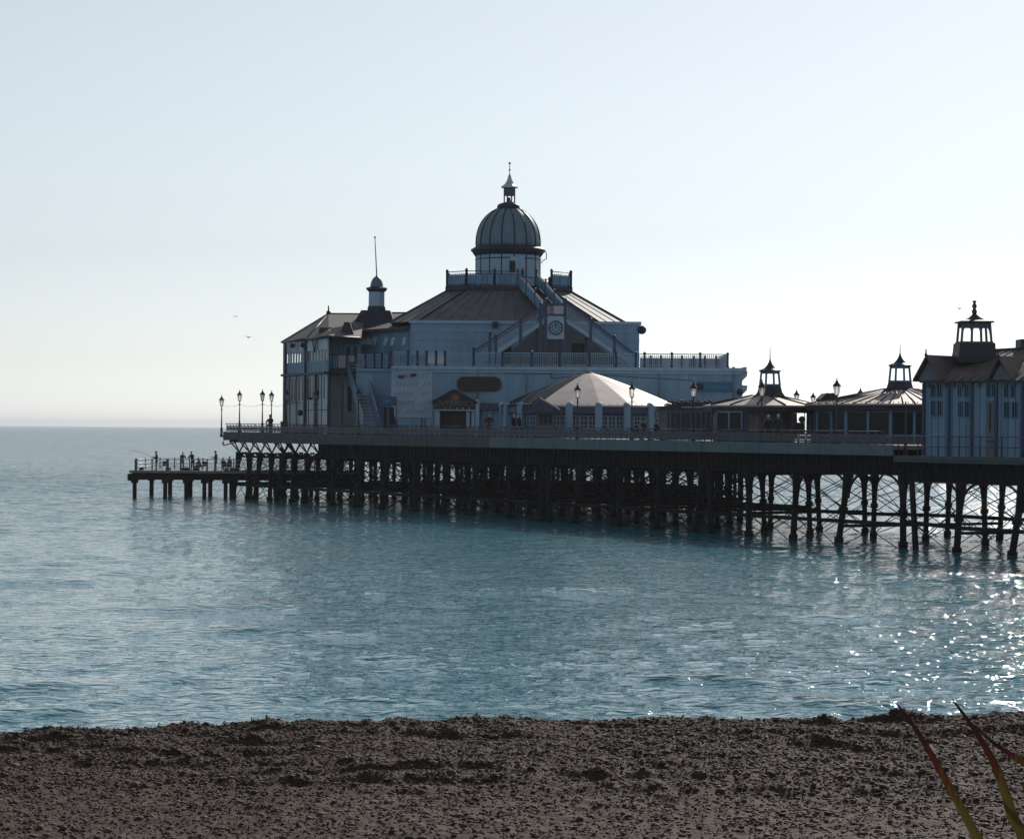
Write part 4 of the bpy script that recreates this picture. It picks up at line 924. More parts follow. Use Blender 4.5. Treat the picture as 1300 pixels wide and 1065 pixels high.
# stair down from the terrace
sta = thing('boarded_stair', 'steep white-sided stair coming down from the terrace between pavilion and theatre', 'stair', tuple(pt(462, 548, 198)))
n_ = 20; qa = pt(449, 463, 203.2); qb = pt(471, 545, 196.2)
b = MB(); sdx = Vector((.95, 0, 0))
for k in range(n_):
    c = qa.lerp(qb, k/(n_-1)); b.box(c.x-.6, c.x+.6, c.y-.16, c.y+.16, c.z-.03, c.z+.03)
obj('tread', b, M['cloth_pale'], sta)['kind'] = 'stuff'
for s_ in (-.66, .66):
    b = MB(); o_ = Vector((s_, 0, 0)); b.prism([qa+o_+Vector((-.03, 0, -.25)), qa+o_+Vector((.03, 0, -.25)), qa+o_+Vector((.03, 0, 1.0)), qa+o_+Vector((-.03, 0, 1.0))], [qb+o_+Vector((-.03, 0, -.25)), qb+o_+Vector((.03, 0, -.25)), qb+o_+Vector((.03, 0, 1.0)), qb+o_+Vector((-.03, 0, 1.0))]); obj('side_panel', b, M['white'], sta)
    b = MB(); b.tube(qa+o_+Vector((0, 0, 1.05)), qb+o_+Vector((0, 0, 1.05)), .045); obj('handrail', b, mat('steel_rail', (.4, .4, .42), .3, .1, 4, metal=.8), sta)
# roofs
e0_, e1_, e2_ = pt(357.5, 432, 213.5), pt(388.5, 430.3, 205.6), pt(417.5, 427.5, 199.8)
e3_ = pt(456, 424, 202.2); zz = zE
e4_ = Vector((e3_.x+2, 226.5, zz)); e5_ = Vector((e0_.x+1, 225.5, zz))
for e in (e0_, e1_, e2_, e3_): e.z = zz
e2_b = Vector((e2_.x+.3, 203.9, zz))
ra = pt(417, 398.5, 213); rb = pt(466, 399.5, 213); rb.z = ra.z
b = MB(); vs = [e0_, e1_, e2_, e3_, e4_, e5_, ra, rb]
b.add(vs, [(0, 1, 6), (1, 2, 6), (2, 3, 7, 6), (3, 4, 7), (4, 5, 6, 7), (5, 0, 6), (5, 4, 3, 2, 1, 0)]); rf = obj('roof', b, M['slate'], sp)
b = MB()
for p, q in ((e0_, ra), (e1_, ra), (ra, rb)): b.tube(p, q, .09, .09, 6)
for p, q in ((e0_, e1_), (e1_, e2_), (e2_, e3_), (e5_, e0_)): b.tube(p, q, .10, .10, 6)
obj('ridge_tiles', b, M['dark'], rf)
b = MB(); b.tube(ra, ra+Vector((0, 0, .75)), .09, .05); b.ball(ra+Vector((0, 0, .1)), .22, 8); obj('finial', b, M['post'], rf)
b = MB(); c = pt(413, 424, 204.3); b.box(c.x-.55, c.x+.6, c.y, c.y+1.8, c.z-.1, c.z+.55); obj('roof_box', b, M['dark'], rf)
# dormer
b = MB(); D_ = Pl(650, 203.0); h = [(431, 427), (450, 427), (444, 409), (437, 409)]; D_.poly(b, h, 0, 6); obj('dormer', b, M['dark'], rf)
# turret
XTu = pt(477, CY, 211).x; YTu = 211.0; s_ = YTu/F
zb0, zb1 = zat(477, 418, YTu), zat(477, 395, YTu)
b = MB(); 
def sq(x0, x1, y, z): return [Vector((x0, y[0], z)), Vector((x1, y[0], z)), Vector((x1, y[1], z)), Vector((x0, y[1], z))]
b.prism(sq(XTu-30*s_, XTu+27*s_, (YTu-2.8, YTu+2.8), zb0), sq(XTu-18*s_, XTu+18*s_, (YTu-1.5, YTu+1.5), zb1)); tb = obj('turret_base', b, M['dark'], sp)
b = MB(); z2 = zat(477, 389, YTu); z3 = zat(477, 368, YTu); b.lathe((XTu, YTu, 0), [(12.2*s_, zb1-.1), (12.2*s_, zb1+.25), (11.2*s_, z2)], 8, False, R(22.5)); obj('turret_plinth', b, M['dark'], sp)
b = MB(); b.lathe((XTu, YTu, 0), [(10.8*s_, z2), (10.5*s_, z3)], 8, False, R(22.5)); tu = obj('turret', b, M['white2'], sp)
b = MB(); b.lathe((XTu, YTu, 0), [(10.6*s_, z3-.2), (14*s_, z3), (14*s_, z3+.15), (9*s_, z3+.25)], 8, False, R(22.5)); obj('cornice', b, M['dark'], tu)
b = MB(); zd = zat(477, 351, YTu); hh = zd-z3-.2; b.lathe((XTu, YTu, 0), [(8.3*s_*math.cos(R(k*9.5)), z3+.2+hh*math.sin(R(k*9.5))) for k in range(9)]+[(.06, zd+.15)], 16); obj('dome', b, M['lead'], tu)
b = MB(); b.tube((XTu, YTu, zd-.1), pt(476, 301, YTu), .055, .035); b.ball(pt(476, 301.5, YTu), .1, 8); obj('flagpole', b, M['post'], tu)
# brown roof right of the turret
b = MB(); r0, r1 = pt(492, 397.5, 212.5), pt(536, 397.5, 212.5); q0, q1, q2 = pt(503, 414.5, 205.5), pt(536, 414.5, 205.5), pt(490, 418, 206)
b.add([r0, r1, q1, q0, q2, Vector((r0.x, 220, q0.z)), Vector((r1.x, 220, q0.z))], [(0, 3, 2, 1), (0, 4, 3), (0, 1, 6, 5), (0, 5, 4), (1, 2, 6), (2, 3, 4, 5, 6)]); obj('roof', b, M['slate'], lk)
b = MB(); b.tube(r0, r1, .09); b.tube(r0, q0, .09); obj('ridge', b, M['dark'], lk)

# ------------------------------------------------------------------ CONE-ROOFED CAFE
YCF = 184.6; cx_ = pt(747, CY, YCF).x; cf = thing('cafe', 'round white cafe with a shallow cone roof below the theatre wall', 'building', (cx_, YCF, 6.0))
Rc = 113*YCF/F; zCe = zat(748, 514, YCF-Rc); zCa = zat(748, 472.5, YCF)
b = MB(); N = 18; ph = -math.pi/2+math.pi/N*0.5
prof = [(Rc, zCe-.12), (Rc, zCe)]+[(Rc*(1-t), zCe+(zCa-zCe)*(1-(1-t)**1.18)) for t in (.2, .4, .6, .75, .87, .95, .985)]
b.lathe((cx_, YCF, 0), prof, N, False, ph)
bright, shaded_ = MB(), MB()                # canvas on the seaward-right facets, left ones coloured dark for the theatre's cast shadow
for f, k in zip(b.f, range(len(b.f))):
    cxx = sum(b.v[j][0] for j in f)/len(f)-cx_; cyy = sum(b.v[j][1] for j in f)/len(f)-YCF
    t_ = math.degrees(math.atan2(cxx, -cyy)); (shaded_ if (len(f) > 4 or t_ < -36) else bright).add([b.v[j] for j in f], [tuple(range(len(f)))])
rf = obj('roof', bright, M['canopy'], cf); obj('roof', shaded_, mat('shadow_sheet', (.035, .05, .068), .95, .3, 1.5, spec=.05), cf)
b = MB(); b.lathe((cx_, YCF, 0), [(.3, zCa-.2), (.28, zCa+.02), (.1, zCa+.06)], 12); obj('cap', b, M['dark'], rf)
b = MB()
for i in range(40): a = R(-175+i*4.4); b.ball((cx_+(Rc-.02)*math.cos(a), YCF+(Rc-.02)*math.sin(a), zCe+.07), .05, 6)
obj('festoon_bulbs', b, M['bulb'], rf)
b = MB(); b.lathe((cx_, YCF, 0), [(Rc-.5, 5.7), (Rc-.5, zCe-.1)], N, False, ph); obj('wall', b, M['white'], cf)
b = MB(); b.lathe((cx_, YCF, 0), [(Rc-.08, zCe-.75), (Rc-.02, zCe-.62), (Rc-.02, zCe-.16)], N, False, ph); obj('fascia_band', b, M['blue'], cf)
zf0 = zCe-.6
for i in range(-5, 6):
    a = -math.pi/2+R(4.5+18.5*i); cc = Vector((cx_+(Rc-.22)*math.cos(a), YCF+(Rc-.22)*math.sin(a), 0)); tn = Vector((-math.sin(a), math.cos(a), 0)); no = Vector((math.cos(a), math.sin(a), 0))
    b = MB(); w_ = .27
    b.prism([cc+tn*w_-no*.2+Vector((0, 0, 5.8)), cc+tn*w_+no*.26+Vector((0, 0, 5.8)), cc-tn*w_+no*.26+Vector((0, 0, 5.8)), cc-tn*w_-no*.2+Vector((0, 0, 5.8))], [cc+tn*w_-no*.2+Vector((0, 0, zCe)), cc+tn*w_+no*.26+Vector((0, 0, zCe)), cc-tn*w_+no*.26+Vector((0, 0, zCe)), cc-tn*w_-no*.2+Vector((0, 0, zCe))])
    b.ball(cc+no*.05+Vector((0, 0, zCe+.0)), .28, 10, 1, 1, .8); obj('pilaster', b, M['white'], cf)
    # windows of the bay
    a2 = a+R(9.25); cc = Vector((cx_+(Rc-.46)*math.cos(a2), YCF+(Rc-.46)*math.sin(a2), 0)); tn = Vector((-math.sin(a2), math.cos(a2), 0)); no = Vector((math.cos(a2), math.sin(a2), 0))
    for k in (-1, 0, 1):
        b = MB(); o_ = cc+tn*k*.62; w_ = .25
        def bx(mb, w0, w1, t0, t1, z0, z1): mb.prism([o_+tn*w0+no*t0+Vector((0, 0, z0)), o_+tn*w0+no*t1+Vector((0, 0, z0)), o_+tn*w1+no*t1+Vector((0, 0, z0)), o_+tn*w1+no*t0+Vector((0, 0, z0))], [o_+tn*w0+no*t0+Vector((0, 0, z1)), o_+tn*w0+no*t1+Vector((0, 0, z1)), o_+tn*w1+no*t1+Vector((0, 0, z1)), o_+tn*w1+no*t0+Vector((0, 0, z1))])
        bx(b, -w_, w_, .0, .06, zf0-1.25, zf0-.25); wn_ = obj('window', b, M['glassd'], cf)
        b = MB()
        for q in (-w_, 0, w_): bx(b, q-.025, q+.025, .062, .1, zf0-1.25, zf0-.25)
        for q in (1.25, .92, .58, .25): bx(b, -w_, w_, .064, .095, zf0-q-.022, zf0-q+.022)
        obj('glazing_bars', b, M['white2'], wn_)
# porch of the cafe on its left
pc = thing('cafe_porch', 'small porch with roof slopes coloured as sunlit and shaded left of the cone-roofed cafe', 'porch', tuple(pt(690, 548, 172)))
PC = Pl(650, 172.5); b = MB(); r0 = PC.P(685, 505, 0); rE = PC.P(685, 505, 4); l0 = PC.P(668, 519, -.3); l1 = PC.P(668, 519, 4); g0 = PC.P(711, 520.5, -.3); g1 = PC.P(711, 520.5, 4)
r0.z = rE.z = zat(685, 505.5, 172.5)
b.prism([r0, l0, l1, rE], [v+Vector((0, 0, .1)) for v in (r0, l0, l1, rE)]); obj('roof', b, M['dark'], pc)  # left slope coloured dark to stand for its shaded side
b = MB(); b.prism([r0+Vector((0.003, 0, 0)), rE+Vector((.003, 0, 0)), g1, g0], [v+Vector((0, 0, .1)) for v in (r0+Vector((.003, 0, 0)), rE+Vector((.003, 0, 0)), g1, g0)]); obj('roof', b, M['canopy'], pc)  # right slope coloured pale to stand for its sunlit side
b = MB(); PC.poly(b, [(670, 519), (709, 520), (685, 507)], .1, .2); PC.box(b, 668, 709, 519.3, 523, 0, .2); obj('gable_board', b, M['blue'], pc)
b = MB()
for x in (670, 681, 705, 712): PC.boxz(b, x-.8, x+.8, 0, .18, 5.9, zat(x, 520, 172.5))
obj_split('post', b, M['blue'], pc)
b = MB(); PC.boxz(b, 682, 704, 1.2, 1.3, 5.9, zat(690, 521, 172.5)); obj('wall', b, M['grime'], pc)
for x in (687, 693, 699):
    b = MB(); PC.box(b, x-1.6, x+1.6, 526, 538, 1.1, 1.19); obj('window', b, M['glassd'], pc)
# long dark fascia sign left of the cafe with pale dots
fs = board_sign('kiosk_sign', 'long dark blue fascia sign with a row of pale stars right of the entrance porch', 609, 512, 650, 520, M['blue'], -1.4, -.9)
b = MB()
for k, x in enumerate((612, 619, 626, 634, 641, 646)): c = T.P(x, 516+.5*math.sin(k), -1.43); b.ball(c, .10 if k > 2 else .07, 6)
obj('star', b, M['letter'], fs)
sh = thing('ticket_kiosk', 'pale glazed kiosk front between the entrance porch and the round cafe', 'kiosk', tuple(T.P(630, 545, -1)))
b = MB(); T.boxz(b, 606, 668, -.9, -.01, 5.9, zat(630, 520.2, YT)); obj('wall', b, M['panelblue'], sh)
for x in (639, 645, 651, 658): b = MB(); T.box(b, x-2.2, x+2.2, 524, 543, -.98, -.904); obj('window', b, M['glassd'], sh)
b = MB()
for x in (606.5, 654): T.boxz(b, x-2.4, x+2.4, -1.5, -.985, 5.9, zat(630, 511, YT)); c = T.P(x, 511, -1.2); b.ball(c, .3, 8)
obj('pilaster', b, M['white2'], sh)

# ------------------------------------------------------------------ SLATTED WINDSCREEN AND LOW SHELTER
sw = thing('windscreen', 'dark slatted windscreen with vertical posts between the cafe and the small kiosk', 'windscreen', tuple(pt(870, 550, 160)))
WS = Pl(848, 163, 907, 157); b = MB(); WS.box(b, 848, 908, 521, 523.5, -.1, .1); WS.box(b, 848, 908, 546.5, 548, -.05, .05); obj('rail', b, M['dark'], sw)
b = MB(); x = 848.5
k = 0
while x < 908: WS.box(b, x-.55, x+.55, 523, 552, -.04, .04); x += (4.2, 2.2)[k % 2]; k += 1
obj('slats', b, M['dark'], sw)
b = MB(); WS.box(b, 848, 908, 525, 552, .3, .34); obj('panel', b, M['cream'], sw)
cr = thing('low_shelter', 'low shelter with frilly roof cresting behind the slatted windscreen', 'shelter', tuple(pt(875, 550, 168)))
CRp = Pl(650, 168); b = MB(); CRp.boxz(b, 836, 905, 0, 3, 5.9, zat(870, 516, 168)); obj('wall', b, M['grime'], cr)
b = MB(); CRp.poly(b, [(832, 520), (905, 520), (905, 513.5), (850, 513.5)], -.2, 3.2); obj('roof', b, M['dark'], cr)
b = MB(); rg = random.Random(9); x = 848.
while x < 905: c = CRp.P(x, 513.5, 0); b.tube(c, c+Vector((0, 0, rg.uniform(.15, .42))), .05, .02, 5); b.ball(c+Vector((0, 0, rg.uniform(.1, .3))), .07, 6); x += 1.7
obj('cresting', b, M['dark'], cr)
b = MB(); x = 866.
while x < 905: c = CRp.P(x, 517, -.25); b.ball(c, .06, 6); x += 2.6
obj('festoon_bulbs', b, M['bulb'], cr)

# ------------------------------------------------------------------ KIOSKS WITH CUPOLAS
def cupola(parent, px, py_base, py_sill, py_eave, py_ogee, py_tip, hw_base, hw_sill, hw_eave, Y, ns=8, finial='spike', arch=False, depth=None, ph=R(22.5)):
    """flared skirt, open lantern with raking posts, ogee cap"""
    c = pt(px, CY, Y); s_ = Y/F; ph = ph-math.atan2(c.x, Y) if not arch else ph; z = lambda y: zat(px, y, Y)
    b = MB(); zb, zs_ = z(py_base), z(py_sill); n = ns
    b.lathe((c.x, Y, 0), [(hw_base*s_, zb-.4), (hw_base*s_, zb), ((hw_base*.4+hw_sill*.6)*s_, zb+(zs_-zb)*.35), (hw_sill*s_, zs_)], n, False, ph); sk = obj('cupola_skirt', b, M['dark'], parent)
    if arch:
        ze_ = z(py_eave); b = MB(); zi = zs_+.05
        P_ = lambda fx, fy, r, zz: Vector((c.x+fx*r*s_, Y+fy*r*s_, zz))
        for fx, fy in [(-1, -1), (-.32, -1), (.32, -1), (1, -1), (-1, 1), (1, 1)]: b.tube(P_(fx, fy*.8, 19, zi-.1), P_(fx, fy*.8, 17, ze_), .085, .085, 4)
        b.box(c.x-21*s_, c.x+21*s_, Y-17*s_, Y+17*s_, zs_-.01, zs_+.09)
        for y_ in (-.8,):
            for x0_, x1_ in ((-1, -.32), (-.32, .32), (.32, 1)):   # arched heads between the posts
                A0, A1 = P_(x0_, y_, 17.2, 0), P_(x1_, y_, 17.2, 0); pr = [(0, -.75)]+[(.5-.44*math.cos(math.pi*k/8), -.62+.34*math.sin(math.pi*k/8)) for k in range(9)]+[(1, -.75), (1, 0), (0, 0)]
                for k in range(8):
                    (xa_, za_), (xb_, zb2) = pr[k+1], pr[k+2]; q_ = [A0.lerp(A1, xa_)+Vector((0, 0, ze_+za_)), A0.lerp(A1, xb_)+Vector((0, 0, ze_+zb2)), A0.lerp(A1, xb_)+Vector((0, 0, ze_)), A0.lerp(A1, xa_)+Vector((0, 0, ze_))]
                    b.prism(q_, [v+Vector((0, .08, 0)) for v in q_])
        b.box(c.x-17.2*s_, c.x+17.2*s_, Y+13.5*s_, Y+14.2*s_, ze_-.3, ze_)
        obj('lantern_frame', b, M['grime'], parent)
    ze_ = z(py_eave); b = MB(); hp = hw_sill*(.80 if arch else .93); he = hw_sill*(.72 if arch else .80); k = math.cos(math.pi/n)
    for i in range(0 if arch else n):
        a = ph+2*math.pi*i/n; b.tube((c.x+hp*s_*math.cos(a), Y+hp*s_*math.sin(a), zs_), (c.x+he*s_*math.cos(a), Y+he*s_*math.sin(a), ze_), .07, .07, 6)
    if not arch: b.lathe((c.x, Y, 0), [((hp+1.6)*s_, zs_-.02), ((hp+1.6)*s_, zs_+.07)], n, False, ph)
    for i in range(0 if arch else n):                  # header boards (ring, open in the middle)
        a0 = ph+2*math.pi*i/n; a1 = ph+2*math.pi*(i+1)/n; h = (.34 if arch else .16)
        p = [Vector((c.x+he*s_*math.cos(a), Y+he*s_*math.sin(a), 0)) for a in (a0, a1)]; ctr = Vector((c.x, Y, 0)); q = [v.lerp(ctr, .06) for v in p]
        b.prism([v+Vector((0, 0, ze_-h)) for v in (p[0], p[1], q[1], q[0])], [v+Vector((0, 0, ze_)) for v in (p[0], p[1], q[1], q[0])])
        if arch:
            for v, w_ in ((p[0], p[1]), (p[1], p[0])):
                m_ = v.lerp(w_, .33); b.prism([v+Vector((0, 0, ze_-h-.32)), v.lerp(ctr, .05)+Vector((0, 0, ze_-h-.32)), v.lerp(ctr, .05)+Vector((0, 0, ze_-h)), v+Vector((0, 0, ze_-h))], [m_+Vector((0, 0, ze_-h-.02)), m_.lerp(ctr, .05)+Vector((0, 0, ze_-h-.02)), m_.lerp(ctr, .05)+Vector((0, 0, ze_-h)), m_+Vector((0, 0, ze_-h))])
    if not arch: obj('lantern_frame', b, M['panelblue'], parent)
    zo = z(py_ogee); b = MB(); H_ = zo-ze_
    b.lathe((c.x, Y, 0), [(hw_eave*s_, ze_-.03), (hw_eave*s_, ze_+.05), (hw_eave*.52*s_, ze_+H_*.25), (hw_eave*.28*s_, ze_+H_*.5), (hw_eave*.12*s_, ze_+H_*.78), (.05, zo)], n, False, ph); obj('cupola_cap', b, M['dark'], parent)
    b = MB(); zt2 = z(py_tip)
    if finial == 'spike': b.tube((c.x, Y, zo-.1), (c.x, Y, zt2), .035, .012, 6)
    else: b.lathe((c.x, Y, 0), [(.10, zo-.15), (.16, zo+.05), (.08, zo+.2), (.15, zo+.35), (.07, zo+.5), (.12, zo+.65), (.02, zt2)], 8)
    obj('finial', b, M['post'], parent)
YK1 = 155.0; ck1 = pt(970.5, CY, YK1); k1 = thing('small_kiosk', 'small octagonal kiosk with a ribbed brown roof, cupola and two dark windows', 'kiosk', (ck1.x, YK1, 5.9))
s_ = YK1/F; Rk = 79*s_; zk = zat(970, 514.5, YK1-3.4); zk2 = zat(977, 502.5, YK1)
b = MB(); N = 14; b.lathe((ck1.x, YK1, 0), [(Rk, zk-.1), (Rk, zk), (17*s_, zk2)], N, False, R(-90+180/N)); rf = obj('roof', b, M['tile'], k1)
b = MB()
for i in range(N): a = R(-90+180/N)+2*math.pi*i/N; b.tube((ck1.x+Rk*math.cos(a), YK1+Rk*math.sin(a), zk+.03), (ck1.x+17*s_*math.cos(a), YK1+17*s_*math.sin(a), zk2+.03), .05, .05, 5)
obj('roof_rib', b, M['dark'], rf)
b = MB(); b.lathe((ck1.x, YK1, 0), [(Rk-.05, zk-.42), (Rk-.02, zk-.1)], N, False, R(-90+180/N)); obj('fascia_band', b, M['dark'], rf)
b = MB(); b.lathe((pt(957, CY, YK1-.6).x, YK1-.6, 0), [(52*s_, 5.7), (52*s_, zk-.13)], N, False, R(-90+180/N)); obj('wall', b, M['cream'], k1)
K1 = Pl(905, YK1-2.6, 955, YK1-3.75)
for x0, x1 in ((911.5, 925), (927, 941)):
    b = MB(); K1.box(b, x0, x1, 524, 545, -.06, .1); obj('window', b, M['glassd'], k1)
b = MB(); K1.box(b, 909.5, 943, 522, 523.8, -.1, .1); K1.box(b, 925.2, 926.8, 523.8, 546, -.1, .1); K1.box(b, 909.5, 911.3, 523.8, 546, -.1, .1); K1.box(b, 941.2, 943, 523.8, 546, -.1, .1); obj('window_frame', b, M['panelblue'], k1)
K1b = Pl(650, YK1-3.62); b = MB()
for x in (890, 946, 968, 990, 1006): K1b.boxz(b, x-.8, x+.8, -.12, -.0, 5.8, zk-.4)
obj_split('post', b, M['blue'], k1)
cupola(k1, 977, 503, 489, 471.3, 456.5, 440, 21, 14.5, 15, YK1)
# open shelter with a see-through window and round lifebuoy between the kiosks
os_ = thing('open_shelter', 'dark open shelter between the kiosks with a bright see-through gap', 'shelter', tuple(pt(1025, 550, 150)))
OS = Pl(650, 152.0); b = MB(); OS.box(b, 1000, 1050, 517.5, 524.5, 0, .3); OS.box(b, 1000, 1011, 524.5, 552, 0, .12); OS.box(b, 1011, 1021, 536.5, 552, .0, .12); OS.box(b, 1024, 1027, 524.5, 552, 0, .12); OS.box(b, 1027, 1045, 524.5, 552, .0, .12); OS.box(b, 1021, 1022, 524.5, 552, .02, .1)
obj('wall', b, M['brown'], os_)
b = MB(); OS.box(b, 1000, 1046, 515, 517.4, -.3, 2.5); obj('roof', b, M['dark'], os_)
b = MB()
for x in (1029, 1033, 1037, 1041): OS.box(b, x-.6, x+.6, 525, 551, -.06, -.003)
obj_split('boarding_strip', b, M['grime'], os_)
b = MB(); ringc = OS.P(1018.5, 532.5, .15)
b.tube(ringc+Vector((0, -.04, 0)), ringc+Vector((0, .04, 0)), .22, .22, 16); b.box(ringc.x-.04, ringc.x+.04, ringc.y-.03, ringc.y+.03, ringc.z-.3, ringc.z); tag(centred('hanging_disc', b, M['dark']), 'round dark disc seen against the bright gap in the open shelter', 'disc')
gd = thing('gabled_hut', 'tiny dark gabled roof peeping above the shelter between the two kiosks', 'hut', tuple(pt(1053, 550, 158)))
G = Pl(650, 158); b = MB(); G.poly(b, [(1043, 511), (1064, 511), (1063, 505), (1057, 499), (1050, 499), (1043, 506)], 0, 3); obj('roof', b, M['brown'], gd)
b = MB(); G.boxz(b, 1044.5, 1062.5, .2, 2.8, 5.8, zat(1053, 511.1, 158)); obj('wall', b, M['brown'], gd)
b = MB(); G.bar(b, (1043, 506.5), (1050.5, 499), .1, -.1, -.003); G.bar(b, (1056.5, 499), (1064, 505.5), .1, -.1, -.003); obj('barge_board', b, M['dark'], gd)
# long kiosk
YK2 = 151.0; ck2 = pt(1142, CY, YK2); k2 = thing('long_kiosk', 'broad glazed kiosk with a ribbed brown roof and cupola left of the tall pavilion', 'kiosk', (ck2.x, YK2, 5.8))
s_ = YK2/F; Rk = 122*s_; zk = zat(1100, 512.5, YK2-4.5); zk2 = zat(1125, 494, YK2)
N = 12; b = MB(); b.lathe((ck2.x, YK2, 0), [(Rk, zk-.1), (Rk, zk), (21*s_, zk2)], N, False, R(-90+180/N)); rf = obj('roof', b, M['tile'], k2)
b = MB()
for i in range(48):
    a = R(-90+180/N)+2*math.pi*i/48; kk = math.cos(math.pi/N)/math.cos((2*math.pi*i/48) % (2*math.pi/N)-math.pi/N)
    b.tube((ck2.x+Rk*kk*math.cos(a), YK2+Rk*kk*math.sin(a), zk+.02), (ck2.x+21*s_*kk*math.cos(a), YK2+21*s_*kk*math.sin(a), zk2+.02), .045, .045, 5)
obj('roof_rib', b, M['dark'], rf)
b = MB(); b.lathe((ck2.x, YK2, 0), [(Rk-.05, zk-.38), (Rk-.02, zk-.1)], N, False, R(-90+180/N)); obj('fascia_band', b, M['dark'], rf)
b = MB()
for i in range(60): a = R(-170+i*2.8); kk = math.cos(math.pi/N)/math.cos(((a-R(-90+180/N)) % (2*math.pi/N))-math.pi/N); b.ball((ck2.x+Rk*kk*math.cos(a), YK2+Rk*kk*math.sin(a), zk+.08), .055, 6)
obj('festoon_bulbs', b, M['bulb'], rf)
b = MB(); b.lathe((ck2.x, YK2, 0), [(Rk-.6, 5.2), (Rk-.6, zk-.2)], N, False, R(-90+180/N)); obj('wall', b, M['grime'], k2)
# glazed bays on each facet of the long kiosk
aps = (Rk-.6)*math.cos(math.pi/N)
for i in range(N):
    a = R(-90+360*i/N)
    if not (-R(180) <= a <= R(10)) and i not in (0, 1, 2, 9, 10, 11): continue
    no = Vector((math.cos(a), math.sin(a), 0)); tn = Vector((-math.sin(a), math.cos(a), 0)); cc = Vector((ck2.x, YK2, 0))+no*aps; L = 2*aps*math.tan(math.pi/N)
    def bx2(mb, w0, w1, t0, t1, z0, z1): mb.prism([cc+tn*w0+no*t0+Vector((0, 0, z0)), cc+tn*w0+no*t1+Vector((0, 0, z0)), cc+tn*w1+no*t1+Vector((0, 0, z0)), cc+tn*w1+no*t0+Vector((0, 0, z0))], [cc+tn*w0+no*t0+Vector((0, 0, z1)), cc+tn*w0+no*t1+Vector((0, 0, z1)), cc+tn*w1+no*t1+Vector((0, 0, z1)), cc+tn*w1+no*t0+Vector((0, 0, z1))])
    for k in range(2):
        b = MB(); w0 = -L/2+.12+k*L/2; bx2(b, w0, w0+L/2-.24, .01, .06, 6.45, zk-.55); obj('window', b, M['glassd'], k2)
    b = MB(); 
    for k in range(3): bx2(b, -L/2+k*L/2-.08, -L/2+k*L/2+.08, .0, .14, 5.3, zk-.3)
    bx2(b, -L/2, L/2, .005, .12, 6.33, 6.44); obj('window_frame', b, M['panelblue'], k2)
cupola(k2, 1142, 503, 484.5, 464.5, 449, 436, 25, 15.5, 15.5, YK2)

# ------------------------------------------------------------------ TALL PAVILION ON THE RIGHT
rp = thing('tall_pavilion', 'tall pale blue boarded pavilion with gabled slate roof and arched cupola at the right edge', 'building', tuple(pt(1240, 580, 132)))
RP = Pl(1172.5, 134.0, 1300, 129.6)
zw = RP.hit(1236, 484.5)[1]; aR = RP.hit(1300, 520)[0]+7
b = MB(); RP.abox(b, 0, aR, 0, 8.5, ZL-.1, zw); obj('wall', b, mat('pale_blue_render', (0.14, 0.25, 0.37), 0.6, 0.15, 1.0, streak=True, boards=((1, -0.3, 0), 0.42)), rp)
b = MB(); RP.abox(b, -.15, aR, -.22, .1, zw-.05, zw+.16); k = 0.3
while k < aR: RP.abox(b, k, k+.12, -.16, -.003, zw-.32, zw-.054); k += .55
obj('cornice', b, M['grime'], rp)
b = MB()
for x in (1173.4, 1205.5, 1234.5, 1265.8, 1298.5, 1332): RP.boxz(b, x-1.4, x+1.4, -.12, -.004, ZL+.02, zw-.06)
obj_split('pilaster', b, M['blue'], rp)
for x0, x1, y0, y1 in [(1182.5, 1187.5, 488, 503.5), (1190.5, 1196, 488, 503.5), (1182.8, 1187.5, 509, 528), (1191, 1196, 509, 528), (1216.5, 1221, 488, 503.5), (1225, 1229.5, 488, 503.5), (1217, 1221.5, 510, 528.5), (1225.5, 1230.5, 510, 528.5), (1253, 1257.5, 488, 503.5), (1260, 1264, 488, 503.5), (1276, 1280.5, 487.5, 504), (1284, 1288.5, 487.5, 504), (1276, 1281.5, 510.5, 530), (1286, 1291.5, 510.5, 530)]:
    b = MB(); RP.box(b, x0, x1, y0, y1, -.03, -.004); wn_ = obj('window', b, M['glassd'], rp)
    b = MB(); RP.box(b, x0-.7, x1+.7, y0-.9, y0, -.06, -.004); RP.box(b, x0-.7, x1+.7, y1, y1+.9, -.08, -.004); RP.box(b, x0-.7, x0, y0, y1, -.06, -.004); RP.box(b, x1, x1+.7, y0, y1, -.06, -.004); RP.box(b, (x0+x1)/2-.25, (x0+x1)/2+.25, y0, y1, -.06, -.031); obj('window_frame', b, M['panelblue'], wn_)
b = MB(); RP.boxz(b, 1252.5, 1263.5, -.06, -.004, ZL+.02, zat(1258, 509, 131.5)); dr = obj('door', b, M['grime'], rp)
b = MB(); RP.box(b, 1257, 1258.6, 512, 548, -.09, -.062); RP.box(b, 1253, 1263.5, 560, 561, -.1, -.062); obj('pane', b, M['glassd'], dr)
# roof: main ridge with gables to the front
zr1 = RP.hit(1200, 455)[1]; zr2 = RP.hit(1280, 446.5)[1]
def rpp(x, t, z): a = RP.hit(x, 500)[0]; return RP.w(a, t, z)
zo_ = zw+.02
b = MB()
A1, A2, A3, A4 = rpp(1163.5, -.6, zo_), RP.w(aR, -.6, zo_), RP.w(aR, 9.1, zo_), rpp(1163.5, 9.1, zo_)
R1, R2 = rpp(1186, 3.8, zr1+.5), RP.w(aR, 3.8, zr1+.9)
b.add([A1, A2, A3, A4, R1, R2], [(0, 1, 5, 4), (2, 3, 4, 5), (3, 0, 4), (1, 2, 5), (3, 2, 1, 0)]); rf = obj('roof', b, M['slate'], rp)
b = MB(); b.tube(R1, R2, .09)
for k in range(1, 26): f = k/26; b.tube(A1.lerp(A2, f)+Vector((0, 0, .02)), R1.lerp(R2, f)+Vector((0, 0, .02)), .035, n=4)
obj('roof_rolls', b, M['dark'], rf)
